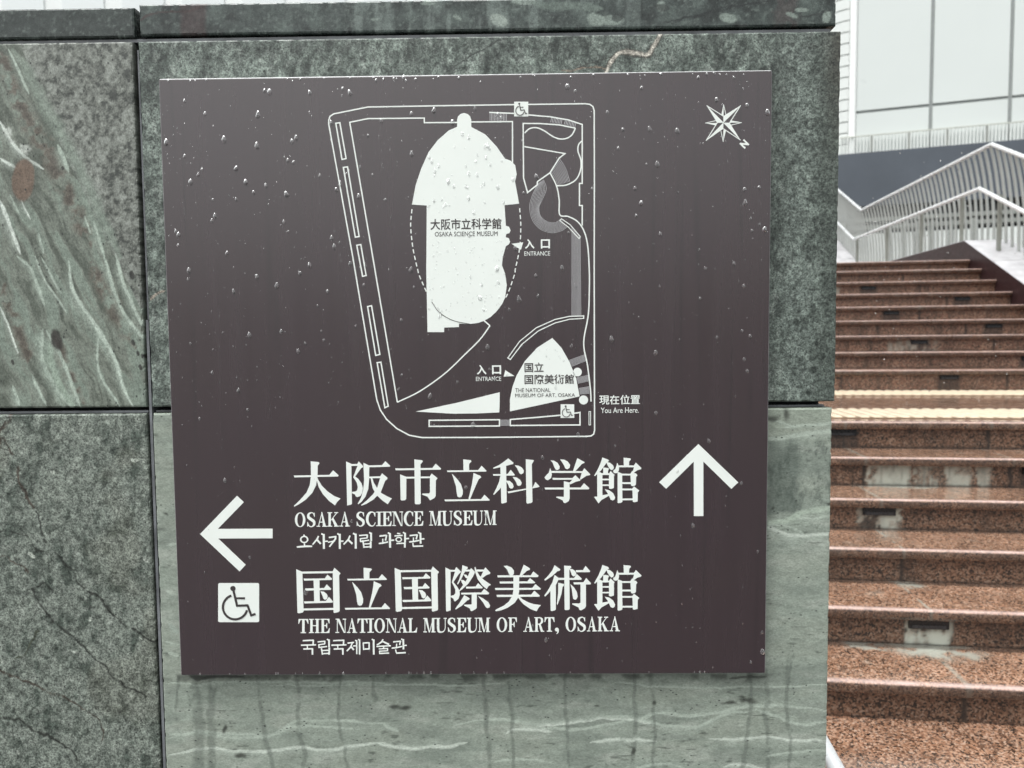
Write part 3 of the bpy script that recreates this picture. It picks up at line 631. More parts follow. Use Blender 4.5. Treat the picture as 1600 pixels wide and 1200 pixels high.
for i in range(10):
    t = i/9; a.stroke([(p[0]+(r_[0]-p[0])*t, p[1]+(r_[1]-p[1])*t) for p, r_ in zip(ou, inn)], 0.7, True)
done()
hatch(A_(1369, 745), A_(1414, 800), B_(1211, 288), B_(1254, 288), 9, 0.75); done()
hatch(B_(865, 789), B_(865, 814), B_(914, 789), B_(914, 814), 6, 0.8); done()
hatch(B_(1197, 502), B_(1211, 530), B_(1274, 474), B_(1281, 502), 7, 0.8); done(); hatch(B_(1233, 586), B_(1240, 612), B_(1290, 573), B_(1293, 600), 7, 0.8); done(); hatch(B_(1246, 636), B_(1249, 664), B_(1294, 628), B_(1296, 660), 8, 0.8)
a.build('step_hatching', M_hatch, sign)
# ---- plan: filled buildings
a = Art(0.0003, 0.0003)
dome = AA((745, 203), (700, 222), (640, 275), (590, 340), (550, 430), (520, 520), (500, 625), (580, 630), (578, 974))+BB((510, 20), (517, 366), (597, 366), (597, 344), (668, 342), (668, 325), (720, 327), (760, 322), (790, 311), (822, 292), (850, 265), (875, 232), (890, 200), (898, 140), (890, 85), (875, 45), (879, 0))+AA((995, 905), (1010, 850), (1024, 843), (1033, 828), (1026, 808), (1010, 802), (1012, 785), (1029, 780), (1036, 765), (1026, 745), (1010, 740), (1003, 628), (1082, 620), (1060, 500), (1069, 460), (1061, 412), (1037, 387), (1005, 375), (960, 310), (900, 245), (822, 203))
a.poly(dome); a.poly(AA((745, 210), (745, 165), (750, 146), (764, 133), (783, 127), (803, 133), (816, 146), (822, 165), (822, 210)))
a.build('plan_building_fill', M_white, sign, 'tall white domed building shape on the plan')
a = Art(0.0003, 0.0003)
a.poly(BB((1117, 394), (1160, 440), (1200, 510), (1232, 590), (1248, 675), (913, 747), (913, 690), (925, 630), (945, 575), (985, 505), (1045, 440)))
a.build('plan_building_fill', M_white, sign, 'white leaf shaped building on the plan')
a = Art(0.0003, 0.0003)
a.poly(BB((460, 748), (660, 705), (864, 655), (864, 700), (862, 752), (750, 757), (640, 758)))
a.build('plan_building_fill', M_white, sign, 'long white wedge shape on the plan')
a = Art(0.0003, 0.0003); a.disc(*B_(1238, 558), 6.8); a.build('location_dot', M_white, sign)
a = Art(0.0003, 0.0003); a.disc(*B_(1267, 692), 7.1)
a.build('location_dot', M_white, sign)
a = Art(0.0003, 0.0003); a.poly(AA((1041, 838), (1104, 830), (1092, 871))); a.build('entrance_marker', M_white, sign)
a = Art(0.0003, 0.0003); a.poly(BB((891, 549), (935, 577), (883, 580)))
a.build('entrance_marker', M_white, sign)
a = Art(0.00065, 0.0001); a.stroke(BB((537, 220), (575, 272), (640, 310), (720, 327)), 0.9, True); a.build('plan_inner_line', M_brownink, sign)
# ---- small sans lettering
a = Art(0.00065, 0.0001)
a.text('大阪市立科学館', 672.5, 341.5, 783.5, 358.8, 0.012); a.text('OSAKA SCIENCE MUSEUM', 679.5, 361.8, 777.5, 369)
a.build('building_name_lettering', M_brownink, sign)
a = Art(0.00065, 0.0001)
a.text('国立', 819.5, 566.5, 849.3, 581.5, 0.012); a.text('国際美術館', 819.5, 585, 896.8, 600, 0.012)
a.text('THE NATIONAL', 805, 606.4, 860, 612.7); a.text('MUSEUM OF ART, OSAKA', 805, 614.6, 898.5, 621.2)
a.build('building_name_lettering', M_brownink, sign)
a = Art(0.0003, 0.0001)
a.text('入', 820, 373.5, 835, 388.8, 0.03); a.text('口', 845, 374, 859.3, 388.3, 0.03); a.text('ENTRANCE', 819.3, 392.7, 859.5, 399.5)
a.build('small_white_lettering', M_white, sign, 'entrance lettering beside the domed building shape'); a = Art(0.0003, 0.0001)
a.text('入', 745, 570, 760, 585.3, 0.03); a.text('口', 768.8, 570.8, 783, 584.8, 0.03); a.text('ENTRANCE', 743.8, 588.6, 783.2, 595.2)
a.build('small_white_lettering', M_white, sign, 'entrance lettering left of the leaf shaped building'); a = Art(0.0003, 0.0001)
a.text('現在位置', 936.3, 617, 1000, 632, 0.012); a.text('You Are Here.', 938.8, 636.6, 998.2, 645.2)
a.build('small_white_lettering', M_white, sign)
# ---- arrows, pictograms, compass
def Zt(ox, oy, k): return lambda pts: [(ox+x/k, oy+y/k) for x, y in pts]
z5 = Zt(290, 750, 5.0)
a = Art(0.0003, 0.0006); a.poly(z5([(113, 422), (402, 123), (455, 173), (252, 382), (680, 380), (680, 455), (255, 457), (470, 662), (422, 714)]))
a.build('arrow', M_white, sign, 'white arrow pointing left')
a = Art(0.0003, 0.0006); a.poly(Zt(1020, 680, 8.573)([(610, 117), (1145, 632), (1052, 718), (677, 353), (677, 1083), (550, 1083), (548, 353), (178, 718), (85, 630)]))
a.build('arrow', M_white, sign, 'white arrow pointing up')
def pictogram(x0, y0, x1, y1, label, rad):
    a = Art(0.00034, 0.0003); pts = []
    for cx, cy, t0 in ((x1-rad, y1-rad, 0), (x0+rad, y1-rad, 90), (x0+rad, y0+rad, 180), (x1-rad, y0+rad, 270)):
        for k in range(5): th = math.radians(t0+k*22.5); pts.append((cx+rad*math.cos(th), cy+rad*math.sin(th)))
    a.poly(pts); o = a.build('accessibility_sign', M_white, sign, label)
    f = Art(0.0009, 0.0001); u = lambda x, y: (x0+(x-255)/320*(x1-x0), y0+(y-805)/305*(y1-y0)); k = (x1-x0)/320
    f.disc(*u(371, 846), 20.5*k, 16)
    f.stroke([u(376, 866), u(403, 980), u(485, 978), u(514, 1056), u(548, 1044)], 17*k); f.stroke([u(390, 922), u(466, 922)], 15*k)
    th = np.radians(np.linspace(252, 14, 30))
    f.stroke([u(388+95*math.cos(t), 992-(-95)*math.sin(t)) for t in th], 17*k)
    fo = f.build('wheelchair_figure', M_brownink, None)
    fo.parent = o
    return o
pictogram(341, 911, 405, 972, 'large white wheelchair pictogram under the left arrow', 2.4)
pictogram(803.3, 159, 825.4, 182, 'small white wheelchair pictogram at the top of the plan', 0.4)
pictogram(876, 631.7, 897.2, 653, 'small white wheelchair pictogram at the bottom of the plan', 0.4)
a = Art(0.0003, 0.0003); zc = Zt(1060, 140, 10.0); cc = (702, 518)
LT = [(440, 250), (972, 247), (970, 790), (432, 800)]; BT = [(605, 520), (702, 415), (800, 518), (702, 612)]
for i, T in enumerate(LT):
    a.poly(zc([T, BT[i], cc])); nb = BT[(i+1) % 4]
    a.stroke(zc([T, nb]), 1.3); a.stroke(zc([T, cc]), 0.5)
S4 = [((705, 235), (668, 405), (742, 395)), ((990, 515), (822, 482), (822, 555)), ((700, 815), (742, 640), (664, 650)), ((418, 525), (585, 560), (585, 485))]
for T, p, r_ in S4:
    mid = ((p[0]+r_[0])/2, (p[1]+r_[1])/2); mid = (cc[0]+(mid[0]-cc[0])*0.9, cc[1]+(mid[1]-cc[1])*0.9)
    a.poly(zc([T, p, mid])); a.stroke(zc([T, r_]), 1.0)
a.build('compass_rose', M_white, sign)
a = Art(0.0003, 0.0003)
a.poly(zc([(950, 846), (968, 830), (1090, 842), (1105, 857), (1090, 872), (985, 860)])); a.poly(zc([(950, 846), (966, 832), (1052, 905), (1036, 930)])); a.poly(zc([(1005, 792), (1026, 775), (1107, 855), (1092, 874)]))
a.build('compass_letter', M_white, sign)

# ---- large brush-serif characters
K_TATE = [[(330, 290), (370, 275), (412, 300), (412, 640), (515, 618), (515, 645), (400, 710), (352, 765), (285, 668), (295, 660), (332, 660)]]
KAN = [[(412, 48), (500, 80), (518, 100), (470, 140), (390, 250), (295, 340), (285, 330), (350, 215), (390, 120)], [(475, 120), (530, 130), (580, 170), (592, 205), (580, 235), (550, 245), (520, 215), (490, 165)],
       [(425, 205), (500, 212), (515, 225), (500, 255), (500, 305), (425, 305)]]+K_TATE+[[(400, 295), (525, 295), (525, 320), (400, 320)],
       [(515, 300), (540, 260), (602, 318), (592, 340), (592, 525), (545, 540), (515, 530)], [(405, 380), (522, 380), (522, 403), (405, 403)], [(405, 470), (522, 470), (522, 492), (405, 492)],
       [(448, 545), (520, 560), (580, 605), (610, 665), (605, 700), (575, 720), (540, 705), (515, 645), (490, 600)],
       [(742, 52), (850, 62), (858, 78), (830, 110), (828, 178), (748, 178)], [(660, 172), (905, 172), (935, 128), (1022, 212), (1015, 230), (960, 245), (895, 292), (885, 280), (905, 200), (660, 200)],
       [(645, 130), (665, 175), (672, 215), (668, 255), (640, 292), (610, 295), (585, 280), (580, 255), (615, 225)], [(650, 270), (720, 300), (725, 740), (705, 755), (660, 762), (650, 750)],
       [(715, 303), (865, 303), (865, 328), (715, 328)], [(850, 300), (880, 255), (905, 288), (940, 300), (960, 325), (940, 350), (935, 470), (920, 488), (875, 495), (858, 480)], [(720, 435), (865, 435), (865, 462), (720, 462)],
       [(720, 535), (900, 535), (900, 560), (720, 560)], [(880, 535), (905, 498), (990, 565), (965, 590), (962, 735), (910, 748), (888, 740)], [(720, 690), (895, 688), (895, 714), (720, 716)]]
RITSU = [[(1138, 78), (1255, 90), (1268, 105), (1230, 150), (1230, 258), (1142, 258)], [(882, 252), (1370, 245), (1425, 178), (1503, 255), (1495, 268), (892, 276)], [(960, 300), (1040, 380), (1100, 460), (1132, 560), (1130, 620), (1110, 662), (1075, 672), (1048, 655), (1035, 600), (1025, 500), (990, 390)],
         [(1298, 290), (1405, 335), (1420, 358), (1380, 388), (1320, 520), (1242, 708), (1218, 708), (1270, 480), (1292, 350)], [(845, 706), (1418, 698), (1470, 630), (1553, 712), (1545, 722), (855, 732)]]
KOKU = [[(130, 145), (225, 185), (245, 800), (230, 820), (165, 832), (148, 820)], [(220, 182), (700, 175), (725, 122), (822, 208), (800, 240), (808, 795), (790, 812), (725, 828), (712, 815), (700, 205), (222, 212)], [(240, 758), (715, 748), (715, 778), (240, 788)],
        [(245, 292), (575, 288), (615, 228), (690, 292), (682, 310), (255, 322)], [(270, 445), (565, 438), (605, 380), (675, 450), (668, 465), (280, 478)], [(400, 300), (492, 298), (498, 655), (410, 657)], [(508, 490), (560, 495), (605, 530), (622, 565), (610, 605), (580, 622), (555, 605), (540, 560)], [(250, 648), (590, 640), (640, 575), (703, 648), (695, 665), (260, 678)]]
DAI = [[(90, 330), (645, 320), (705, 248), (790, 325), (782, 345), (100, 358)], [(355, 108), (480, 120), (492, 140), (465, 175), (462, 340), (440, 480), (380, 600), (280, 705), (170, 780), (100, 815), (92, 803), (200, 700), (290, 595), (340, 480), (360, 340)], [(460, 360), (475, 400), (530, 490), (620, 580), (720, 650), (822, 690), (770, 740), (735, 795), (640, 725), (545, 620), (480, 510), (452, 410)]]
SAKA = [[(908, 110), (990, 148), (1000, 770), (985, 785), (925, 797)], [(980, 150), (1085, 150), (1085, 178), (980, 182)], [(1078, 158), (1105, 108), (1175, 185), (1165, 205), (1145, 212), (1050, 345), (1100, 385), (1150, 450), (1170, 530), (1160, 600), (1130, 650), (1085, 668), (1060, 655), (1045, 625), (1000, 605), (1005, 585), (1050, 580), (1080, 560), (1090, 510), (1075, 440), (1020, 355), (1085, 180)],
        [(1178, 130), (1260, 170), (1270, 200), (1268, 380), (1255, 540), (1210, 660), (1150, 740), (1100, 778), (1088, 770), (1140, 680), (1175, 560), (1190, 400)], [(1255, 172), (1468, 168), (1520, 105), (1600, 180), (1590, 192), (1255, 200)],
        [(1260, 348), (1440, 342), (1470, 295), (1555, 365), (1550, 390), (1520, 410), (1450, 590), (1340, 700), (1230, 770), (1150, 800), (1143, 790), (1230, 720), (1330, 620), (1395, 520), (1440, 370), (1262, 372)], [(1290, 366), (1318, 366), (1340, 440), (1395, 530), (1460, 605), (1540, 650), (1625, 690), (1600, 715), (1560, 780), (1470, 715), (1380, 630), (1325, 530)]]
SHI = [[(375, 78), (495, 92), (508, 108), (470, 155), (475, 760), (460, 778), (395, 778), (382, 765)], [(75, 220), (655, 212), (708, 145), (792, 220), (785, 238), (85, 248)], [(152, 312), (250, 350), (248, 695), (230, 715), (175, 720), (160, 705)],
       [(240, 350), (615, 345), (645, 298), (738, 372), (710, 405), (708, 650), (690, 680), (620, 718), (600, 690), (580, 660), (490, 625), (500, 612), (605, 610), (618, 590), (618, 370), (240, 378)]]
KA = [[(105, 210), (200, 165), (280, 110), (340, 62), (425, 130), (415, 150), (310, 178), (210, 202), (112, 222)], [(218, 180), (308, 170), (318, 745), (300, 755), (250, 768), (232, 758)], [(100, 308), (330, 308), (380, 240), (445, 318), (435, 330), (110, 332)], [(222, 320), (235, 330), (240, 505), (180, 570), (120, 630), (108, 622), (160, 520), (200, 420)],
      [(305, 408), (365, 415), (410, 455), (428, 500), (410, 528), (385, 535), (360, 520), (345, 480)], [(442, 170), (500, 175), (555, 205), (585, 250), (580, 290), (545, 310), (520, 300), (500, 260), (475, 210)], [(410, 350), (470, 360), (525, 395), (552, 440), (540, 480), (505, 492), (480, 478), (465, 435)], [(332, 582), (725, 515), (765, 430), (830, 498), (820, 510), (342, 608)], [(615, 75), (735, 88), (742, 100), (710, 150), (720, 740), (700, 758), (640, 768), (625, 755)]]
GAKU = [[(1003, 92), (1055, 98), (1110, 130), (1145, 185), (1140, 225), (1105, 245), (1075, 230), (1060, 195), (1035, 130)], [(1153, 78), (1215, 82), (1270, 110), (1308, 165), (1300, 210), (1262, 232), (1230, 215), (1210, 165)], [(1420, 58), (1535, 120), (1530, 132), (1490, 150), (1390, 262), (1352, 262)], [(995, 212), (1012, 250), (1022, 320), (1010, 370), (960, 405), (925, 390), (908, 360), (935, 325), (975, 285)],
        [(1015, 258), (1500, 262), (1530, 215), (1622, 310), (1618, 322), (1560, 335), (1470, 395), (1462, 380), (1490, 288), (1015, 288)], [(1030, 368), (1345, 370), (1390, 325), (1465, 395), (1465, 412), (1400, 425), (1310, 468), (1298, 440), (1345, 394), (1038, 395)], [(1210, 418), (1300, 440), (1300, 690), (1285, 730), (1230, 762), (1205, 750), (1190, 715), (1090, 672), (1095, 660), (1210, 662)], [(910, 518), (1470, 518), (1525, 450), (1608, 525), (1600, 545), (918, 548)]]
SAI = [[(860, 115), (940, 158), (942, 785), (885, 803), (870, 798)], [(935, 155), (1012, 155), (1012, 180), (935, 182)], [(1003, 162), (1028, 108), (1102, 180), (1095, 195), (1070, 215), (985, 345), (1040, 410), (1080, 480), (1085, 540), (1065, 605), (1010, 648), (995, 635), (985, 605), (940, 575), (945, 560), (990, 550), (1015, 520), (1015, 460), (960, 345), (1010, 180)],
       [(1125, 80), (1210, 112), (1205, 135), (1180, 150), (1110, 290), (1055, 382), (1043, 372), (1080, 290), (1115, 170)], [(1172, 150), (1250, 150), (1250, 178), (1160, 180)], [(1238, 160), (1262, 125), (1320, 185), (1315, 205), (1290, 260), (1220, 365), (1130, 450), (1075, 492), (1070, 480), (1130, 400), (1190, 310), (1240, 180)],
       [(1145, 225), (1185, 230), (1212, 258), (1200, 285), (1175, 278)], [(1105, 308), (1145, 315), (1178, 345), (1162, 380), (1135, 385), (1115, 352)], [(1315, 115), (1330, 105), (1345, 160), (1390, 240), (1460, 310), (1570, 385), (1530, 410), (1505, 455), (1430, 390), (1365, 300), (1325, 190)], [(1340, 150), (1460, 150), (1485, 115), (1562, 200), (1555, 215), (1500, 235), (1440, 280), (1410, 262), (1450, 178), (1345, 180)],
       [(1180, 418), (1330, 415), (1370, 362), (1442, 425), (1435, 442), (1185, 445)], [(1102, 512), (1420, 508), (1465, 450), (1543, 515), (1535, 535), (1110, 538)], [(1270, 530), (1350, 530), (1350, 745), (1335, 765), (1270, 800), (1250, 785), (1240, 755), (1150, 710), (1155, 698), (1270, 695)], [(1155, 548), (1240, 600), (1230, 618), (1200, 630), (1120, 710), (1022, 772), (1015, 758), (1080, 670), (1130, 590)], [(1370, 562), (1450, 600), (1530, 660), (1558, 710), (1550, 740), (1515, 752), (1490, 735), (1450, 665), (1400, 600)]]
BI = [[(270, 92), (320, 88), (390, 115), (430, 165), (430, 210), (410, 240), (370, 240), (350, 215), (325, 150)], [(583, 72), (682, 132), (680, 150), (630, 170), (550, 245), (518, 245), (550, 160)], [(170, 240), (690, 240), (735, 178), (815, 245), (805, 265), (178, 270)], [(205, 338), (640, 335), (680, 282), (762, 348), (755, 362), (212, 366)], [(133, 438), (718, 436), (765, 375), (850, 445), (842, 462), (142, 468)], [(158, 545), (700, 542), (748, 480), (835, 555), (828, 572), (166, 576)],
      [(422, 250), (512, 250), (512, 480), (495, 590), (440, 670), (330, 745), (230, 785), (150, 800), (138, 785), (160, 768), (270, 715), (350, 650), (405, 560), (422, 470)], [(488, 575), (512, 560), (560, 610), (650, 660), (740, 690), (852, 705), (815, 745), (785, 800), (690, 765), (580, 690), (520, 620)]]
JUTSU = [[(1065, 80), (1155, 145), (1145, 165), (1110, 175), (1020, 255), (920, 320), (905, 308), (970, 240), (1030, 160)], [(1065, 235), (1130, 280), (1120, 320), (1085, 390), (1085, 770), (1070, 785), (1020, 797), (1003, 785), (1000, 480), (960, 530), (915, 570), (905, 555), (970, 460), (1030, 350)], [(1215, 88), (1320, 95), (1325, 112), (1295, 150), (1302, 765), (1285, 778), (1235, 782), (1222, 770)], [(1115, 280), (1370, 282), (1412, 218), (1490, 290), (1480, 308), (1115, 310)],
         [(1300, 140), (1350, 145), (1390, 175), (1405, 215), (1390, 245), (1358, 255), (1335, 235), (1320, 190)], [(1122, 355), (1210, 375), (1212, 395), (1190, 420), (1170, 540), (1110, 698), (1100, 690), (1120, 520)], [(1312, 375), (1370, 430), (1415, 500), (1425, 570), (1410, 608), (1385, 620), (1355, 605), (1345, 540), (1335, 460)], [(1395, 160), (1508, 158), (1550, 92), (1620, 172), (1612, 188), (1405, 190)], [(1360, 350), (1515, 348), (1560, 282), (1635, 362), (1625, 380), (1368, 380)], [(1470, 370), (1555, 370), (1555, 720), (1540, 750), (1480, 785), (1455, 780), (1440, 740), (1338, 690), (1345, 678), (1450, 680), (1470, 665)]]
def chars(spec, label):
    a = Art(0.0003, 0.0005)
    for strokes, ox, oy in spec:
        for st_ in strokes: a.polyz(st_, ox, oy)
    return a.build('title_lettering', M_white, sign, label)
chars([(DAI, 450, 710), (SAKA, 450, 710), (SHI, 610, 710), (RITSU, 610, 710), (KA, 760, 710), (GAKU, 760, 710), (KAN, 900, 710)], 'large white upper line of characters')
chars([(KOKU, 450, 875), (RITSU, 454.3, 879.3), (KOKU, 603.7, 872.8), (SAI, 610, 875), (BI, 760, 875), (JUTSU, 760, 875), (KAN, 900, 877.8)], 'large white lower line of characters')

# ---- roman serif capitals
def glyph(a, ch, x0, x1, yb, yt):
    Hh = yb-yt; Wd = x1-x0; X = lambda u: x0+u*Wd; Y = lambda v_: yb-v_*Hh
    ST, TH, SH = 3.7/Wd, 1.15/Wd, 1.35/Hh
    P = lambda *p: a.poly([(X(u), Y(v_)) for u, v_ in p])
    Rc = lambda u0, v0, u1, v1: P((u0, v0), (u1, v0), (u1, v1), (u0, v1))
    serif = lambda u0, u1, top=False: Rc(u0, 1-SH, u1, 1) if top else Rc(u0, 0, u1, SH)
    S = lambda pts, wd, sm=True: a.stroke([(X(u), Y(v_)) for u, v_ in pts], wd, sm)
    if ch == 'O': a.ring((x0+x1)/2, (yb+yt)/2, Wd/2, Hh/2+0.3, 3.8, 1.2)
    elif ch == 'C':
        S([(0.93, 0.80), (0.80, 0.94), (0.58, 0.985), (0.33, 0.90), (0.14, 0.66), (0.13, 0.36), (0.32, 0.11), (0.58, 0.015), (0.80, 0.06), (0.97, 0.26)], [1.2, 1.2, 1.6, 3.6, 4.0, 4.0, 3.0, 1.6, 1.2, 1.0])
        P((0.97, 1.0), (0.97, 0.66), (0.90, 0.68), (0.80, 0.88), (0.90, 0.95))
    elif ch == 'S':
        S([(0.90, 0.74), (0.78, 0.93), (0.50, 0.98), (0.20, 0.88), (0.17, 0.68), (0.45, 0.53), (0.80, 0.38), (0.85, 0.17), (0.58, 0.02), (0.28, 0.05), (0.07, 0.30)], [1.1, 1.2, 1.6, 3.2, 4.2, 4.4, 4.4, 3.4, 1.6, 1.2, 1.0])
        P((0.92, 1.0), (0.92, 0.68), (0.86, 0.70), (0.72, 0.93), (0.85, 0.95)); P((0.03, 0.0), (0.03, 0.34), (0.1, 0.32), (0.26, 0.06), (0.12, 0.05))
    elif ch == 'I': Rc(0.5-1.9/Wd, 0, 0.5+1.9/Wd, 1); serif(0.0, 1); serif(0.0, 1, True)
    elif ch in 'EFL':
        Rc(0.13, 0, 0.13+ST, 1); serif(0, 0.5)
        if ch != 'L':
            Rc(0.0, 1-SH, 0.97, 1); P((0.97, 1), (0.97, 0.68), (0.90, 0.68), (0.78, 0.9), (0.6, 0.96), (0.6, 1))
            Rc(0.3, 0.49, 0.68, 0.49+SH); P((0.72, 0.70), (0.72, 0.33), (0.66, 0.33), (0.56, 0.49), (0.56, 0.55), (0.66, 0.70))
        else: Rc(0.0, 1-SH, 0.5, 1)
        if ch != 'F': Rc(0.0, 0, 0.95, SH); P((0.95, 0), (1.0, 0.34), (0.93, 0.34), (0.78, 0.12), (0.55, 0.05), (0.55, 0))
    elif ch == 'T':
        Rc(0.5-1.9/Wd, 0, 0.5+1.9/Wd, 1); serif(0.24, 0.76); Rc(0.04, 1-SH, 0.96, 1)
        P((0.03, 1), (0.0, 0.66), (0.06, 0.66), (0.2, 0.90), (0.4, 0.96), (0.4, 1)); P((0.97, 1), (1.0, 0.66), (0.94, 0.66), (0.8, 0.90), (0.6, 0.96), (0.6, 1))
    elif ch == 'H':
        for u in (0.11, 0.89-ST): Rc(u, 0, u+ST, 1)
        for t in (False, True): serif(0, 0.22+ST, t); serif(0.78-ST, 1, t)
        Rc(0.11+ST, 0.49, 0.89-ST, 0.49+SH)
    elif ch == 'N':
        P((0.10, 1), (0.10+ST*1.15, 1), (0.89, 0.0), (0.78, 0.0)); Rc(0.13, 0, 0.13+TH, 1); Rc(0.86, 0, 0.86+TH, 1)
        serif(0, 0.28, True); serif(0.0, 0.34); serif(0.68, 1.0, True)
    elif ch == 'M':
        Rc(0.11, 0, 0.11+TH, 1); P((0.12, 1), (0.12+ST*1.05, 1), (0.54, 0.0), (0.46, 0.0)); P((0.78, 1), (0.78+TH, 1), (0.54, 0.0), (0.49, 0.0)); Rc(0.9-ST, 0, 0.9, 1)
        serif(0, 0.3, True); serif(0.0, 0.29); serif(0.72, 1.0, True); serif(0.76-ST*0.5, 1.0)
    elif ch == 'U':
        S([(0.12+ST/2, 0.99), (0.12+ST/2, 0.55), (0.12+ST/2+0.01, 0.25), (0.30, 0.06), (0.52, 0.015), (0.74, 0.08), (0.86, 0.28), (0.87, 0.6), (0.87, 0.99)], [3.7, 3.7, 3.7, 3.4, 2.0, 1.3, 1.15, 1.15, 1.15])
        serif(0, 0.2+ST, True); serif(0.72, 1.0, True)
    elif ch == 'A':
        P((0.12, 0), (0.20, 0), (0.53, 0.93), (0.49, 1.0)); P((0.45, 1.02), (0.54, 1.02), (0.90, 0.0), (0.90-ST*1.2, 0.0)); Rc(0.25, 0.29, 0.68, 0.29+SH); serif(0, 0.34); serif(0.55, 1.0)
    elif ch == 'K':
        Rc(0.10, 0, 0.10+ST, 1); serif(0, 0.42); serif(0, 0.42, True); P((0.28, 0.36), (0.30, 0.46), (0.80, 0.97), (0.87, 0.97)); P((0.38, 0.52), (0.50, 0.64), (0.94, 0.0), (0.94-ST*1.3, 0.0)); serif(0.60, 0.95, True); serif(0.58, 1.0)
    elif ch == 'R':
        Rc(0.11, 0, 0.11+ST, 1); serif(0, 0.44); Rc(0, 1-SH, 0.5, 1)
        S([(0.3, 0.97), (0.58, 0.965), (0.76, 0.86), (0.77, 0.68), (0.58, 0.54), (0.3, 0.52)], [1.2, 1.6, 3.4, 3.6, 1.8, 1.2]); P((0.44, 0.54), (0.62, 0.56), (0.92, 0.0), (0.66, 0.0)); serif(0.66, 1.0)
    elif ch == ',':
        a.disc(x0+3, yb-3.2, 3.0, 14); a.stroke([(x0+5.2, yb-3), (x0+4.6, yb+1.4), (x0+2.4, yb+3.6)], [2.2, 1.8, 0.6], True)
def line(spec, base, label):
    a = Art(0.0003, 0.0003)
    for ch, x0, x1 in spec:
        b, t = base((x0+x1)/2); glyph(a, ch, x0, x1, b, t)
    return a.build('roman_lettering', M_white, sign, label)
line([('O', 460.8, 477.2), ('S', 479.8, 492.8), ('A', 494.8, 511), ('K', 511.5, 529.5), ('A', 530.5, 546.8), ('S', 557, 569.8), ('C', 572.2, 587), ('I', 588, 597), ('E', 597.5, 612), ('N', 612.8, 630), ('C', 631.4, 646), ('E', 647, 661.5), ('M', 670.7, 690.4), ('U', 690.5, 707), ('S', 709, 721.6), ('E', 723.6, 738.3), ('U', 738.8, 754.6), ('M', 756.2, 776)],
     lambda x: (823.4-(x-460)*0.0105, 801.0-(x-460)*0.0115), 'upper line of white roman capitals')
line([('T', 466.2, 482), ('H', 483, 499.5), ('E', 500.7, 515.4), ('N', 524.4, 541), ('A', 542, 558), ('T', 558.5, 574.5), ('I', 574.2, 584.3), ('O', 585, 601.5), ('N', 603, 619.8), ('A', 621, 637.2), ('L', 637.6, 652), ('M', 661.4, 680.5), ('U', 680.6, 698), ('S', 699.6, 712), ('E', 714, 728.6), ('U', 729.4, 746.5), ('M', 746.9, 765.8), ('O', 776, 792.5), ('F', 794, 808), ('A', 817.7, 834), ('R', 834.8, 850.3), ('T', 850.7, 866.5), (',', 867, 873), ('O', 883.7, 900), ('S', 902.2, 915.2), ('A', 917, 932.6), ('K', 933.8, 951), ('A', 952.3, 968.6)],
     lambda x: (989.2-(x-466)*0.006, 967.2-(x-466)*0.0075), 'lower line of white roman capitals')
# ---- hangul
def hangul(strokes, rings, ox, oy, k, label):
    a = Art(0.0003, 0.0004); tr = lambda x, y: (ox+x/k, oy+y/k)
    for pts, wd in strokes: a.stroke([tr(*p) for p in pts], [wd/k*1.08, wd/k*1.25, wd/k*1.05])
    for cx, cy, rx, ry, wd in rings: a.ring(*tr(cx, cy), rx/k, ry/k, wd/k, wd/k*0.8, 18)
    return a.build('hangul_lettering', M_white, sign, label)
hangul([([(105, 76), (118, 96)], 13), ([(113, 166), (117, 210)], 14), ([(28, 216), (120, 208), (202, 208)], 16), ([(275, 92), (256, 130), (206, 188)], 15), ([(254, 130), (300, 180)], 19), ([(306, 64), (332, 78)], 16), ([(334, 68), (336, 237)], 22), ([(340, 152), (380, 150)], 14),
        ([(393, 108), (476, 96)], 15), ([(470, 92), (466, 125), (398, 213)], 16), ([(383, 162), (460, 146)], 12), ([(488, 62), (514, 78)], 16), ([(516, 66), (517, 237)], 22), ([(520, 150), (558, 148)], 14), ([(632, 86), (614, 130), (560, 186)], 15), ([(612, 134), (660, 180)], 19), ([(666, 60), (695, 74)], 16), ([(697, 64), (698, 234)], 22),
        ([(736, 86), (832, 78)], 13), ([(828, 74), (828, 112)], 16), ([(745, 122), (832, 112)], 12), ([(750, 118), (752, 154)], 14), ([(746, 154), (850, 138)], 13), ([(850, 50), (872, 64)], 15), ([(872, 54), (873, 148)], 20), ([(780, 152), (792, 226)], 16), ([(868, 152), (866, 228)], 20), ([(788, 182), (862, 178)], 12), ([(790, 216), (866, 213)], 13),
        ([(966, 92), (1050, 83)], 14), ([(1048, 80), (1036, 142)], 16), ([(1004, 122), (1006, 168)], 13), ([(960, 176), (1000, 172), (1066, 158)], 14), ([(1062, 52), (1085, 66)], 15), ([(1086, 58), (1088, 224)], 22), ([(1090, 140), (1134, 138)], 14),
        ([(1168, 60), (1204, 66)], 13), ([(1138, 90), (1230, 84)], 13), ([(1234, 48), (1256, 62)], 15), ([(1258, 54), (1258, 165)], 20), ([(1262, 122), (1304, 118)], 14), ([(1160, 176), (1258, 172)], 14), ([(1256, 168), (1255, 222)], 19),
        ([(1310, 86), (1400, 77)], 14), ([(1398, 74), (1384, 128)], 16), ([(1354, 108), (1352, 150)], 13), ([(1305, 158), (1350, 154), (1420, 140)], 14), ([(1405, 48), (1430, 62)], 15), ([(1432, 54), (1435, 178)], 20), ([(1440, 126), (1478, 122)], 14), ([(1346, 172), (1352, 206)], 14), ([(1346, 208), (1464, 204)], 15)],
       [(112, 130, 48, 42, 17), (1186, 130, 38, 30, 14)], 460, 825, 7.273, 'upper line of white hangul')
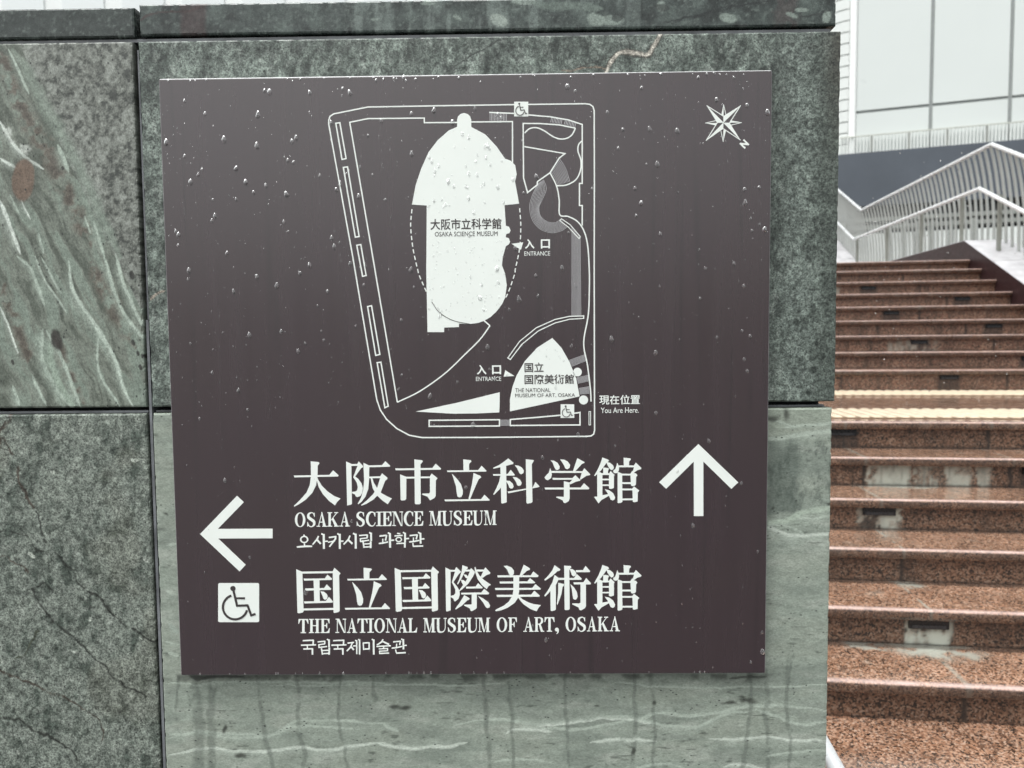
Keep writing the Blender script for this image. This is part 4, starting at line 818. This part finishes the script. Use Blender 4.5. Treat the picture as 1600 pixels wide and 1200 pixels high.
k_ = lambda dx: [([(110+dx, 76), (256+dx, 70)], 16), ([(250+dx, 66), (246+dx, 122)], 18), ([(88+dx, 136), (286+dx, 130)], 16), ([(170+dx, 138), (172+dx, 172)], 15), ([(118+dx, 186), (242+dx, 182)], 16), ([(238+dx, 178), (238+dx, 260)], 20)]
hangul(k_(0)+k_(400)+[([(306, 92), (405, 82)], 14), ([(400, 78), (400, 116)], 17), ([(316, 130), (402, 118)], 13), ([(322, 126), (324, 164)], 15), ([(316, 166), (430, 152)], 14), ([(428, 56), (454, 70)], 16), ([(456, 60), (457, 160)], 22), ([(356, 176), (370, 260)], 17), ([(460, 166), (457, 260)], 21), ([(368, 206), (455, 202)], 13), ([(370, 246), (456, 244)], 14),
       ([(700, 108), (786, 98)], 15), ([(764, 102), (738, 164), (690, 212)], 16), ([(744, 150), (782, 196)], 19), ([(772, 146), (816, 143)], 13), ([(800, 68), (818, 80)], 13), ([(820, 70), (822, 252)], 17), ([(838, 56), (856, 68)], 14), ([(858, 58), (859, 258)], 19),
       ([(906, 104), (912, 198)], 16), ([(902, 106), (986, 102)], 15), ([(984, 98), (984, 190)], 18), ([(910, 188), (986, 184)], 15), ([(1018, 56), (1042, 70)], 16), ([(1043, 60), (1045, 258)], 22),
       ([(1166, 58), (1148, 92), (1086, 132)], 16), ([(1164, 86), (1246, 126)], 19), ([(1080, 152), (1270, 142)], 15), ([(1174, 146), (1176, 174)], 14), ([(1110, 184), (1232, 178)], 13), ([(1226, 174), (1226, 208)], 15), ([(1116, 214), (1230, 208)], 12), ([(1120, 210), (1122, 244)], 14), ([(1116, 244), (1246, 238)], 15),
       ([(1300, 92), (1400, 82)], 14), ([(1398, 78), (1384, 132)], 17), ([(1346, 116), (1342, 164)], 14), ([(1280, 174), (1340, 168), (1420, 150)], 14), ([(1406, 52), (1432, 66)], 16), ([(1433, 56), (1436, 190)], 21), ([(1440, 140), (1478, 136)], 14), ([(1330, 192), (1344, 236)], 15), ([(1340, 240), (1466, 232)], 16)],
       [], 460, 992, 8.421, 'lower line of white hangul')

# ---- rain drops on the sign: too many to count, one object
q = NT('rain_water'); q.set(Roughness=0.11, IOR=1.33); q.b.inputs['Transmission Weight'].default_value = 0.95; q.b.inputs['Base Color'].default_value = (1, 1, 1, 1)
v = q.coord(); q.bump(q.noise(v, 300, 2), 0.03, 0.0003)
M_water = q.m
V, Fc = [], []
def drop(x, z, r, tail, flat, nr, na, y0=-0.00005, skew=0.0):
    o = len(V)
    V.append((x, y0-r*flat*1.05, z-r*0.25))
    for i in range(1, nr+1):
        t = i/nr; hgt = r*flat*math.sqrt(max(0.0, 1-t*t)) if t < 1 else 0.0
        for k in range(na):
            a_ = 2*math.pi*k/na; cx, cz = math.cos(a_), math.sin(a_)
            st_ = (1+tail*max(0, cz)**1.4); wd_ = (1.0-0.16*max(0, cz)*min(tail, 1.0))*(1+0.12*math.sin(3*a_+skew*9))
            V.append((x+r*t*cx*wd_*0.8+skew*max(0, cz)*t*r, y0-hgt*(1-0.35*max(0, cz)*t), z+r*t*cz*st_))
    for k in range(na): Fc.append((o, o+1+(k+1) % na, o+1+k))
    for i in range(nr-1):
        for k in range(na):
            p = o+1+i*na; n_ = (k+1) % na; Fc.append((p+k, p+n_, p+na+n_, p+na+k))
def inside(x, z): return SX0+0.004 < x < SX1-0.004 and SZ0+0.006 < z < SZ1-0.004
cnt = 0
while cnt < 190:
    x, z = random.uniform(SX0, SX1), SZ1-abs(random.gauss(0, 0.33))
    if inside(x, z): drop(x, z, random.uniform(0.0024, 0.0046)*random.choice((0.6, 0.8, 1, 1)), random.uniform(0.05, 0.6), random.uniform(0.32, 0.55), 6, 14, skew=random.uniform(-.4, .4)); cnt += 1
cnt = 0
while cnt < 1500:
    x, z = random.uniform(SX0, SX1), random.uniform(SZ0, SZ1)
    px_, py_ = project(np.array([x, 0, z]))
    den = 0.35+0.65*(fbm(np.array([px_]), np.array([py_]), 130, 3, 201)[0] > 0.5)
    den *= 1.0 if py_ < 640 else 0.4
    if 560 < px_ < 960 and 200 < py_ < 640: den = 1.0
    if (672 < px_ < 785 and 338 < py_ < 372) or (804 < px_ < 900 and 564 < py_ < 623): continue
    if inside(x, z) and random.random() < den: drop(x, z, random.choice((0.0004, 0.0005, 0.0006, 0.0008, 0.0012)), random.uniform(0, 0.9), 0.38, 4, 9, skew=random.uniform(-.4, .4)); cnt += 1
cnt = 0
while cnt < 170:                                   # drops on the white museum shapes
    px_, py_ = random.uniform(640, 910), random.uniform(190, 640); p = on_y(np.float64(px_), np.float64(py_))
    ok = (668 < px_ < 790 and (210 < py_ < 334 or 376 < py_ < 500)) or (835 < px_ < 895 and 540 < py_ < 564)
    big = random.random() < (0.3 if py_ < 376 else 0.07)
    if not big and py_ < 376 and random.random() < 0.75: ok = False
    if ok: drop(p[0], p[2], random.choice((0.0018, 0.0024, 0.0028)) if big else random.choice((0.0006, 0.0008, 0.0011, 0.0014)), random.uniform(0.4, 1.3), 0.42, 5, 12, -0.00032, skew=random.uniform(-.3, .3)); cnt += 1
for i in range(34):                                # beads along the top and bottom edges
    drop(random.uniform(SX0, SX1), SZ1-0.003-random.random()*0.004, random.uniform(0.0012, 0.0024), random.uniform(0, .4), 0.35, 5, 12)
    if i < 26: drop(random.uniform(SX0, SX1), SZ0+0.0025, random.uniform(0.001, 0.002), 0.6, 0.6, 5, 12)
me = bpy.data.meshes.new('rain_drops'); me.from_pydata(V, [], Fc)
o = link('rain_drops', me, M_water, None, True)
tag(o, 'clear rain drops clinging all over the brown sign face', 'rain drops', kind='stuff')
# ------------------------------------------------------------------ the granite stairs
RISE, GO = 0.15, 0.32609696
S0, H0 = 2.68535527, -1.22526675              # first nosing: distance and height from the eye
SU, HU = 6.73092767, -0.29141285              # first nosing of the upper flight
TL, TC = -0.6, 4.2247                         # left end and right end (at the cheek wall)
nose = [(S0+k*GO, H0+k*RISE) for k in range(6)]+[(SU+k*GO, HU+k*RISE) for k in range(8)]+[(SU+8*GO-0.05, HU+8*RISE-0.02)]
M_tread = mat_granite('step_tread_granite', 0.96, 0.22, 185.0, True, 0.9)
M_riser = mat_granite('step_riser_granite', 0.38, 0.4, 165.0, True, 0.1)  # same granite, darkened for wet and for shade on upright faces
M_tread_far = mat_granite('far_step_tread_granite', 0.78, 0.3, 185.0, True, 0.4); M_riser_far = mat_granite('far_step_riser_granite', 0.46, 0.45, 165.0, True, 0.1)  # far risers carry the same painted shade
for m_ in (M_tread_far, M_riser_far):
    m_.node_tree.nodes['Color Ramp'].color_ramp.elements[3].color = tuple(c*k for c, k in zip(m_.node_tree.nodes['Color Ramp'].color_ramp.elements[3].color, (1, 0.84, 0.92, 1)))
M_black = mat_plain('step_light_dark_recess', (0.012, 0.012, 0.014), 0.25, 0.3, var=0.3, scale=30)
M_lens = mat_plain('step_light_lens', (0.022, 0.022, 0.025), 0.3, var=0.3, scale=30)
M_conc = mat_plain('stair_core_concrete', (0.03, 0.022, 0.02), 0.8, bump=0.2)
M_tact = mat_plain('tactile_yellow', (0.67, 0.55, 0.41), 0.35, var=0.1, scale=20, bump=0.1)
M_tactbase = mat_plain('tactile_base', (0.20, 0.13, 0.075), 0.4, var=0.2, scale=20, bump=0.1)
stairs = thing('stone_staircase', 'wet red brown granite steps in two flights with a landing, right of the wall', 'stairs', W(2.0, S0, GZ-CAMP[2]))
def grid_sheet(name, us, vs_, fn, stain_and_light, mat, parent):
    U, Vv = np.meshgrid(us, vs_, indexing='ij')
    P = fn(U, Vv); idx = np.arange(U.size).reshape(U.shape)
    qd = np.stack([idx[:-1, :-1], idx[1:, :-1], idx[1:, 1:], idx[:-1, 1:]], -1).reshape(-1, 4)
    me = bpy.data.meshes.new(name); me.from_pydata(P.reshape(-1, 3).tolist(), [], qd.tolist())
    st_ = stain_and_light(U, Vv); c = np.ones((U.size, 4), np.float32); c[:, 0] = st_[0].ravel(); c[:, 1] = st_[1].ravel(); c[:, 2] = st_[2].ravel() if len(st_) > 2 else 0
    a = me.attributes.new('stain_and_light', 'FLOAT_COLOR', 'POINT'); a.data.foreach_set('color', c.ravel())
    return me
def wst(U, s, h): return CAMP+U[..., None]*ST+s[..., None]*SF+h[..., None]*np.array([0, 0, 1.0])
NTH = 0.042                                   # nosing thickness
def mk_tread(k):
    s, h = nose[k]; back = nose[k+1][0]+0.03 if k+1 < len(nose) and k != 5 else (SU+0.03 if k == 5 else s+4.6)
    # profile from under the nosing, round it, to the back of the tread
    prof = [(s+0.10, h-NTH), (s+0.004, h-NTH), (s, h-NTH+0.004), (s, h-0.012)]+[(s+0.011*(1-math.cos(t)), h-0.011+0.011*math.sin(t)) for t in np.radians([15, 35, 55, 75, 90])]
    far = np.linspace(s+0.02, back, 34 if k < 5 else 10)
    prof += [(x, h) for x in far]
    ps = np.array(prof); us = np.linspace(TL, TC, 480 if k < 6 else 90); vi = np.arange(len(ps))
    def fn(U, Vv): return wst(U, ps[Vv.astype(int), 0], ps[Vv.astype(int), 1])
    def stain_and_light(U, Vv):
        ss = ps[Vv.astype(int), 0]; n = fbm(U*100, ss*100, 7, 5, 301+k, 0.6)
        w_ = np.zeros(U.shape); d_ = np.zeros(U.shape)
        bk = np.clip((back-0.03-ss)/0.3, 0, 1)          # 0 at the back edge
        d_ = np.maximum(d_, (1-sst(0.0, 0.07, bk+(n-0.5)*0.08))*0.75)  # darker strip along the back edge
        fr = sst(s+0.0035, s+0.001, ss)*(Vv < 4.5); d_ = np.maximum(d_, fr*(0.55+0.4*n))  # nosing front darkened: the upright face's shade is painted in
        for c0, wd, ln in STAIN_T.get(k, []):
            w_ = np.maximum(w_, (1-sst(0.35*wd, wd, np.abs(U-c0+(n-0.5)*0.12)))*(1-sst(ln*0.4, ln, bk+(n-0.5)*0.5))*sst(0.36, 0.52, fbm(U*100, ss*100, 5, 5, 611, 0.65)+0.1))
        for c0 in JOINTS.get(k, []):
            w_ = np.maximum(w_, (1-sst(0.003, 0.008, np.abs(U-c0)))*0.8*sst(0.4, 0.55, fbm(U*0+c0*50, ss*100, 9, 3, 5)+0.12))
        w_ = np.maximum(w_, sst(0.66, 0.75, fbm(U*100, ss*100, 11, 5, 340+k))*0.18)
        ed = sst(s-0.0005, s+0.004, ss)*sst(s+0.034, s+0.010, ss)*(Vv > 2.5)*(0.45+0.75*(n-0.2))  # pale band round the nosing: its sky highlight painted into the colour
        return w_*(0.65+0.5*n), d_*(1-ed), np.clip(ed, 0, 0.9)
    me = grid_sheet('tread', us, vi, fn, stain_and_light, M_tread, stairs)
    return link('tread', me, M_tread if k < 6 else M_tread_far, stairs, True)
BOXW = 0.15
LIGHTS = {1: [1.265], 3: [1.30], 5: [1.325], 6: [2.93], 8: [2.94], 10: [2.92], 12: [2.91], 0: [], 2: [], 4: [2.18]}
LIGHTS[1] += [2.93]; LIGHTS[3] += [2.93]; LIGHTS[5] += [2.93]; LIGHTS[7] = [3.75]; LIGHTS[9] = [3.75]; LIGHTS[11] = [3.75]
JOINTS = {0: [1.258], 1: [1.265], 2: [1.286], 3: [1.30], 4: [1.338, 2.05], 5: [1.33, 2.095], 6: [2.05, 3.4], 7: [1.88, 2.9], 8: [2.5, 3.6], 9: [2.68, 3.5], 10: [2.0, 3.2], 11: [2.43, 3.6], 12: [2.2, 3.45], 13: [2.6, 3.4]}
STAIN_T = {0: [(1.22, 0.15, 0.3), (1.33, 0.14, 0.42), (1.02, 0.12, 0.16)], 1: [(1.3, 0.07, 0.2)], 3: [(1.5, 0.3, 0.1)]}
STAIN_R = {1: [(1.265, 0.098, 0.0, 1.0)], 3: [(1.36, 0.05, 0.0, 0.9), (1.29, 0.085, 0.36, 0.5)], 4: [(1.46, 0.115, 0.32, 0.9), (1.66, 0.08, 0.42, 0.75), (1.80, 0.07, 0.36, 0.85), (1.925, 0.035, 0.36, 0.7)], 8: [(2.9, 0.25, 0.4, 0.4)], 12: [(2.5, 0.12, 0.2, 0.5)]}
def mk_riser(k):
    s, h = nose[k]; sr = s+0.032; lo = (nose[k-1][1] if k not in (0,) else GZ-CAMP[2]); 
    if k == 6: lo = nose[5][1]
    us = np.linspace(TL, TC, 480 if k < 6 else 240); vs_ = np.linspace(lo, h-NTH+0.002, 16)
    def fn(U, Vv): return wst(U, np.full(U.shape, sr), Vv)
    def stain_and_light(U, Vv):
        n = fbm(U*100, Vv*100, 5, 5, 401+k, 0.6); st_ = fbm(U*100, Vv*14, 4, 4, 431+k, 0.6)
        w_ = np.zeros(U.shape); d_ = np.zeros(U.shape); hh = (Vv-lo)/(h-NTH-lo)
        for c0, wd, br, am in STAIN_R.get(k, []):
            mm = 1-sst(wd*0.85, wd, np.abs(U-c0+(n-0.5)*0.07+(st_-0.5)*0.05))
            br = max(br, 0.33); mm = mm*(0.12+0.88*sst(br, br+0.16, 0.6*st_+0.4*n))
            w_ = np.maximum(w_, mm*am)
        for c0 in JOINTS.get(k, []):
            d_ = np.maximum(d_, (1-sst(0.003, 0.016+0.02*(n-0.4), np.abs(U-c0+(n-0.5)*0.02)))*0.95*(w_ < 0.3))
        for c0 in LIGHTS.get(k, []):
            d_ = np.maximum(d_, (1-sst(0.075, 0.11, np.abs(U-c0)))*sst(0.0, 0.3, st_)*0.7*(w_ < 0.3))
        d_ = np.maximum(d_, (1-sst(0.02, 0.10, hh+(n-0.5)*0.1))*0.75); d_ = np.maximum(d_, sst(0.56, 0.72, st_)*0.4)  # darker towards the foot, plus dark streaks
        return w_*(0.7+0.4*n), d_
    me = grid_sheet('riser', us, vs_, fn, stain_and_light, M_riser, stairs)
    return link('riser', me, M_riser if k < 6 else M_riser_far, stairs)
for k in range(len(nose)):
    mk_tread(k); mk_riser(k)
    s, h = nose[k]
    for c0 in LIGHTS.get(k, []):               # black box for a step light's dark recess, under the nosing
        bm = bmesh.new()
        box(bm, c0-BOXW/2, c0+BOXW/2, s+0.022, s+0.031, h-NTH-0.004-0.036, h-NTH-0.003, W)
        lo_ = from_bm('step_light_dark_box', bm, M_black, stairs)
        bm = bmesh.new(); box(bm, c0-BOXW/2+0.012, c0+BOXW/2-0.012, s+0.0195, s+0.0215, h-NTH-0.037, h-NTH-0.024, W)
        ln_ = from_bm('lens', bm, M_lens, None); ln_.parent = lo_
gz0 = GZ-CAMP[2]
bm = bmesh.new()                               # solid core, a sawtooth under the treads
loop = [(nose[0][0]+0.05, GZ-CAMP[2])]
for k, (s, h) in enumerate(nose):
    if k: loop.append((s+0.05, nose[k-1][1]-0.06))
    loop.append((s+0.05, h-0.06))
loop += [(nose[-1][0]+4.55, nose[-1][1]-0.06), (nose[-1][0]+4.55, GZ-CAMP[2])]
prism(bm, loop, lambda s, h: W(TL+0.01, s, h), lambda s, h: W(TC-0.002, s, h)); bmesh.ops.recalc_face_normals(bm, faces=bm.faces)
from_bm('stair_core', bm, M_conc, stairs)
# granite apron the first step stands on
M_apron = mat_granite('apron_granite', 0.88, 0.25, 165.0, False, 0.8)
bm = bmesh.new()
for t0, t1 in ((-0.6, 1.2355), (1.2385, 2.74), (2.743, 4.22)):
    for a0, a1 in ((1.0, 1.78), (1.783, S0+0.033)):
        box(bm, t0, t1, a0, a1, gz0, gz0+0.004, W)
bmesh.ops.recalc_face_normals(bm, faces=bm.faces)
o = from_bm('paving', bm, M_apron); o['kind'] = 'structure'; o['label'] = 'speckled brown granite paving before the first step'; o['category'] = 'paving'
# yellow tactile strips on the landing: plates with rows of small domes / bars
def tactile(s0, s1, label):
    h = nose[5][1]; bm = bmesh.new(); box(bm, TL+0.3, TC-0.1, s0, s1, h+0.0005, h+0.006, W)
    o = from_bm('tactile_strip', bm, M_tactbase, stairs); o['label'] = label
    bm = bmesh.new(); tt = 0.2                    # raised bars with sloping ends
    while tt < TC-0.25:
        a0, a1 = s0+0.02, s1-0.02
        box_pts(bm, [W(tt, a0, h+0.006), W(tt+0.05, a0, h+0.006), W(tt+0.05, a1, h+0.006), W(tt, a1, h+0.006),
                     W(tt+0.01, a0+0.012, h+0.014), W(tt+0.04, a0+0.012, h+0.014), W(tt+0.04, a1-0.012, h+0.014), W(tt+0.01, a1-0.012, h+0.014)])
        tt += 0.075
    bmesh.ops.recalc_face_normals(bm, faces=bm.faces)
    k = from_bm('raised_bars', bm, M_tact, None); k.parent = o
tactile(nose[5][0]+0.165, nose[5][0]+0.70, 'yellow tactile strip at the front of the landing'); tactile(SU-0.52, SU-0.02, 'yellow tactile strip at the back of the landing')

# ------------------------------------------------------------------ cheek wall on the right of the stairs
AP_S, AP_H, KS = 9.457589, 1.12974, 13.93
M_maroon = mat_plain('wet_maroon_granite', (0.036, 0.017, 0.018), 0.45, var=0.25, scale=14, bump=0.03, spec=0.25)
q = NT('pale_wet_coping'); v = q.coord(); 
c = q.ramp(q.noise(v, 6, 6), [(0.3, (0.40, 0.385, 0.40)), (0.7, (0.58, 0.56, 0.58))]); q.l(c, q.b.inputs['Base Color']); q.set(Roughness=0.18); q.bump(q.noise(v, 30, 4), 0.1)  # pale colour carries the sky's reflection off the wet stone
M_pale = q.m
cheek = thing('cheek_wall', 'dark maroon stone side wall climbing beside the steps, with pale wet coping', 'wall', W(TC+0.2, AP_S, GZ-CAMP[2]))
gzh = GZ-CAMP[2]
k1 = 0.47
top = [(6.2, AP_H-k1*(AP_S-6.2)), (AP_S, AP_H), (KS, AP_H), (KS+3.6, AP_H+0.46*3.6)]
bm = bmesh.new(); prism(bm, [(6.2, gzh)]+[(s, h-0.004) for s, h in top]+[(KS+3.6, gzh)], lambda s, h: W(TC+0.004, s, h), lambda s, h: W(TC+0.50, s, h)); bmesh.ops.recalc_face_normals(bm, faces=bm.faces)
from_bm('wall_body', bm, M_maroon, cheek)
bm = bmesh.new()
def cslab(s0, h0, s1, h1, n):
    for i in range(n):
        a_, b_ = i/n, (i+1)/n; g_ = 0.004/max(abs(s1-s0), 1)
        f_ = lambda t: (s0+(s1-s0)*t, h0+(h1-h0)*t)
        (sa, ha), (sb, hb) = f_(a_+g_), f_(b_-g_)
        box_pts(bm, [W(TC+0.004, sa, ha-0.003), W(TC+0.505, sa, ha-0.003), W(TC+0.505, sb, hb-0.003), W(TC+0.004, sb, hb-0.003), W(TC+0.004, sa, ha+0.002), W(TC+0.505, sa, ha+0.002), W(TC+0.505, sb, hb+0.002), W(TC+0.004, sb, hb+0.002)])
cslab(6.2, top[0][1], AP_S, AP_H, 5); cslab(AP_S, AP_H, KS, AP_H, 6); cslab(KS, AP_H, KS+3.6, top[3][1], 5)
bmesh.ops.recalc_face_normals(bm, faces=bm.faces); from_bm('coping', bm, M_pale, cheek)

# ------------------------------------------------------------------ steel railing standing on the cheek wall
M_steel = mat_plain('brushed_stainless', (0.62, 0.63, 0.64), 0.28, 0.9, var=0.08, scale=20)
M_bar = mat_plain('satin_steel_bar', (0.50, 0.51, 0.49), 0.35, 0.5, var=0.04, scale=4)
M_rail = mat_plain('bright_rail_steel', (0.80, 0.81, 0.82), 0.3, 0.25, var=0.02, scale=3)
M_gpost = mat_plain('grey_post_paint', (0.22, 0.225, 0.20), 0.5, var=0.1)
T1, H1_, T2, H2_ = 4.5055, 2.245, 4.386, 1.735
rail = thing('stair_railing', 'tall steel railing of close curved bars with two zigzag rails, beside the upper steps', 'railing', W(4.5, AP_S, AP_H))
def prof(s):                                   # how far the ground line has dropped / climbed at distance s
    return -0.455*(AP_S-s) if s < AP_S else (0.0 if s < KS else 0.455*(s-KS))
ends = [6.6, AP_S, KS, KS+3.4]
bm = bmesh.new(); tube(bm, [W(T1, s, H1_+prof(s)) for s in ends], 0.024, 12); from_bm('top_rail', bm, M_rail, rail, True)
bm = bmesh.new(); tube(bm, [W(T2, s, H2_+prof(s)) for s in ends], 0.024, 12); from_bm('handrail', bm, M_rail, rail, True)
s = 7.0; nb = 0
while s < KS+3.3 and nb < 96:
    bm = bmesh.new(); p = prof(s); hb = (AP_H+(s-AP_S)*k1 if s < AP_S else AP_H if s < KS else AP_H+0.46*(s-KS))
    h1 = H1_+p-0.02
    tube(bm, [W(T1+0.13*(1-(1-u)**2.2), s, h1+(hb-h1)*u) for u in (0, 0.12, 0.28, 0.5, 0.75, 1.0)], 0.0168, 8, False)
    from_bm('baluster', bm, M_bar, rail, True); s += 0.138; nb += 1
for s in (7.35, 8.22, 9.1, 10.0, 11.2, 12.5, 13.9, 15.2):
    bm = bmesh.new(); p = prof(s); hb = (AP_H+(s-AP_S)*k1 if s < AP_S else AP_H if s < KS else AP_H+0.46*(s-KS))
    box(bm, 4.42, 4.455, s-0.02, s+0.02, hb-0.003, H2_+p+0.02, W); from_bm('post', bm, M_gpost, rail)

# ------------------------------------------------------------------ low stainless handrail end beside the wall
hr = thing('low_handrail', 'bright stainless steel rail at the foot of the steps, just right of the wall edge', 'handrail', W(0.7, 2.5, gzh))
bm = bmesh.new(); hz = -1.02
TH_ = 0.538
d0 = [W(TH_, 1.5, hz), W(TH_, 2.2, hz), W(TH_, 2.56, hz)]
tube(bm, d0, 0.019, 14); from_bm('rail_tube', bm, M_rail, hr, True)
for s in (1.62, 2.5):
    bm = bmesh.new(); tube(bm, [W(TH_, s, gzh), W(TH_, s, hz-0.01)], 0.016, 12); from_bm('post', bm, M_steel, hr, True)

# ------------------------------------------------------------------ the white building behind
M_facade = mat_plain('white_facade_panel', (0.64, 0.67, 0.655), 0.35, var=0.02, scale=0.25)
M_seam = mat_plain('grey_panel_joint', (0.27, 0.285, 0.28), 0.5)
M_navy = mat_plain('blue_grey_cladding', (0.074, 0.085, 0.104), 0.42, var=0.14, scale=0.5)
M_wsteel = mat_plain('white_fence_paint', (0.72, 0.74, 0.72), 0.45, var=0.03)
M_glaz = mat_plain('dark_glazing', (0.02, 0.024, 0.026), 0.12, var=0.3, scale=0.7)
M_trim = mat_plain('beam_grey_paint', (0.26, 0.27, 0.25), 0.5)
VPX, VPY = -2500.0, 545.0                      # where the facade's level lines run to
d = ray(np.float64(VPX), np.float64(VPY)); d[2] = 0; d = -d/np.linalg.norm(d); FU = d          # along the facade, to the right
FN = np.array([FU[1], -FU[0], 0.0])            # facing the viewer
if FN[1] > 0: FN = -FN
r0 = ray(np.float64(1461), np.float64(230)); FP = CAMP+r0*30.0
def fac(x, y, off=0.0):                        # facade plane (moved off metres towards the viewer) at pixel x, y -> u, z
    r = ray(np.float64(x), np.float64(y)); t = ((FP+FN*off-CAMP)@FN)/(r@FN); P = CAMP+r*t
    return float((P-FP)@FU), float(P[2])
def FW(u, o, z): return tuple(FP+FU*u+FN*o+np.array([0, 0, z-FP[2]]))
b = thing('white_building', 'big white panelled building with a blue grey base, behind the steps', 'building', FW(0, -3, GZ))
uL = fac(1339, 120)[0]; zB = fac(1461, 230.5)[1]; uC = fac(1326, 120)[0]; zS = fac(1461, 163.5)[1]; du = fac(1583.5, 120)[0]-fac(1459.5, 120)[0]
ZT = zB+26; uR = uL+du*8
bm = bmesh.new(); z1 = zS
for i in range(8):
    for za, zb in ((zB, zS-0.06), (zS+0.06, zS+9.0), (zS+9.12, ZT)):
        box(bm, uL+du*i+(0.07 if i else 0.0), uL+du*(i+1)-0.07, -0.3, 0.0, za, zb, FW)
from_bm('facade_panels', bm, M_facade, b)
bm = bmesh.new(); box(bm, uL, uR, -8.0, -0.06, zB, ZT-0.02, FW); from_bm('joint_backing', bm, M_seam, b)
bm = bmesh.new(); box(bm, uC, uL-0.01, -6.0, 0.12, zB-0.3, ZT+0.1, FW); bevel(bm, 0.12, 3); from_bm('corner_column', bm, mat_plain('bright_column_paint', (0.88, 0.89, 0.88), 0.4, var=0.01), b)
z = zB-6.0; uS = fac(1306, 120)[0]; bm = bmesh.new(); bm2 = bmesh.new()
step_z = (fac(1318, 100)[1]-fac(1318, 117.5)[1])
while z < ZT-2:                                # curved louvre blades on the left wing
    us_ = [uC-0.004-i*(uC-uS+0.6)/5 for i in range(6)]
    for j in range(5):
        c0, c1 = -0.22*(j/5)**2*step_z*3, -0.22*((j+1)/5)**2*step_z*3
        box_pts(bm, [FW(us_[j], 0.1, z+c0), FW(us_[j+1], 0.1, z+c1), FW(us_[j+1], -0.9, z+c1), FW(us_[j], -0.9, z+c0),
                     FW(us_[j], 0.1, z+c0+step_z*0.9), FW(us_[j+1], 0.1, z+c1+step_z*0.9), FW(us_[j+1], -0.9, z+c1+step_z*0.9), FW(us_[j], -0.9, z+c0+step_z*0.9)])
    z += step_z
bmesh.ops.recalc_face_normals(bm, faces=bm.faces); from_bm('louvres', bm, M_wsteel, b)
bm = bmesh.new(); box(bm, uC-(uC-uS)-0.6, uC-0.01, -5.9, -0.92, zB-0.3, ZT-1, FW); from_bm('louvre_backing', bm, mat_plain('louvre_back_panel', (0.62, 0.65, 0.63), 0.5), b)  # plain pale panel behind the blades
# blue grey base below the white panels, with a window band and a ribbed white skirting
zW1, zW0 = fac(1540, 312)[1], fac(1540, 356)[1]
bm = bmesh.new(); box(bm, uS-9, uR, -8.1, 0.25, zW1, zB-0.02, FW); from_bm('base_cladding', bm, M_navy, b)
bm = bmesh.new(); box(bm, uS-9, uR, -8.1, -0.5, zW0+0.001, zW1-0.001, FW); from_bm('window_band', bm, M_glaz, b)
for yy in (335.0, 347.5):
    zz = fac(1540, yy, -0.3)[1]; bm = bmesh.new(); box(bm, uS-9, uR, -0.45, 0.10, zz-0.08, zz+0.08, FW); from_bm('window_beam', bm, M_trim, b)
bm = bmesh.new(); u = uS-9
box(bm, uS-9, uR, -8.1, 0.0, -1.3, zW0, FW)
while u < uR:
    box(bm, u, u+0.10, 0.001, 0.06, -1.2, zW0-0.02, FW); u += 0.26
from_bm('ribbed_skirting', bm, M_wsteel, b)
for px_ in (1388, 1412, 1432, 1455, 1484, 1520, 1560, 1600, 1640):
    uu = fac(px_, 385)[0]; bm = bmesh.new(); box(bm, uu-0.07, uu+0.07, 0.07, 0.16, -1.2, zW0+0.4, FW); from_bm('skirting_post', bm, M_trim, b)
# fence on the ledge above the base
fz = thing('ledge_fence', 'low white fence of thin upright bars on the ledge of the white building', 'fence', FW(0, 0.2, zB))
zF = fac(1461, 203)[1]
bm = bmesh.new(); box(bm, uC-0.3, uR, 0.14, 0.19, zF-0.05, zF, FW); from_bm('fence_rail', bm, mat_plain('fence_rail_grey', (0.52, 0.53, 0.48), 0.5), fz)
bm = bmesh.new(); u = uC-0.3
while u < uL+du*3.2:
    box(bm, u, u+0.05, 0.145, 0.185, zB-0.02, zF-0.05, FW); u += 0.125
from_bm('fence_bars', bm, M_wsteel, fz)
for i in range(8):
    uu = uC+0.9+i*du/2; bm = bmesh.new(); box(bm, uu-0.04, uu+0.04, 0.135, 0.195, zB-0.02, zF-0.05, FW); from_bm('fence_post', bm, M_trim, fz)
# pale building further left, only its top shows over the coping
b2 = thing('pale_office_block', 'pale grey office block just showing over the wall coping', 'building', (-9, 40, GZ))
bm = bmesh.new(); box(bm, -34, 6, 40, 55, GZ, 40); from_bm('office_wall', bm, mat_plain('pale_office_paint', (0.80, 0.82, 0.81), 0.5, var=0.02, scale=0.2), b2)
M_pg = mat_plain('pale_sky_glass', (0.74, 0.77, 0.77), 0.3, var=0.05, scale=0.1)
for z_ in (18.0, 22.4):
    for xx in range(11):
        x_ = -31.5+xx*3.3; bm = bmesh.new(); box(bm, x_, x_+2.3, 39.93, 40.2, z_, z_+2.4); from_bm('window', bm, M_pg, b2)

# ------------------------------------------------------------------ rain in the air
V, Fc = [], []
bm = bmesh.new()
for i in range(60):
    px_, py_ = random.uniform(1325, 1590), random.uniform(235, 640); dd = random.uniform(1.3, 3.5)
    r = ray(np.float64(px_), np.float64(py_)); P = CAMP+r*dd
    bmesh.ops.create_icosphere(bm, subdivisions=2, radius=random.uniform(0.0006, 0.0011)*dd/1.5, matrix=Matrix.Translation(Vector(P)) @ Matrix.Diagonal((1, 1, 1.3, 1)))
me = bpy.data.meshes.new('falling_rain'); bm.to_mesh(me); bm.free()
tag(link('falling_rain', me, M_water, None, True), 'fine rain drops falling in the air before the steps', 'rain', kind='stuff')
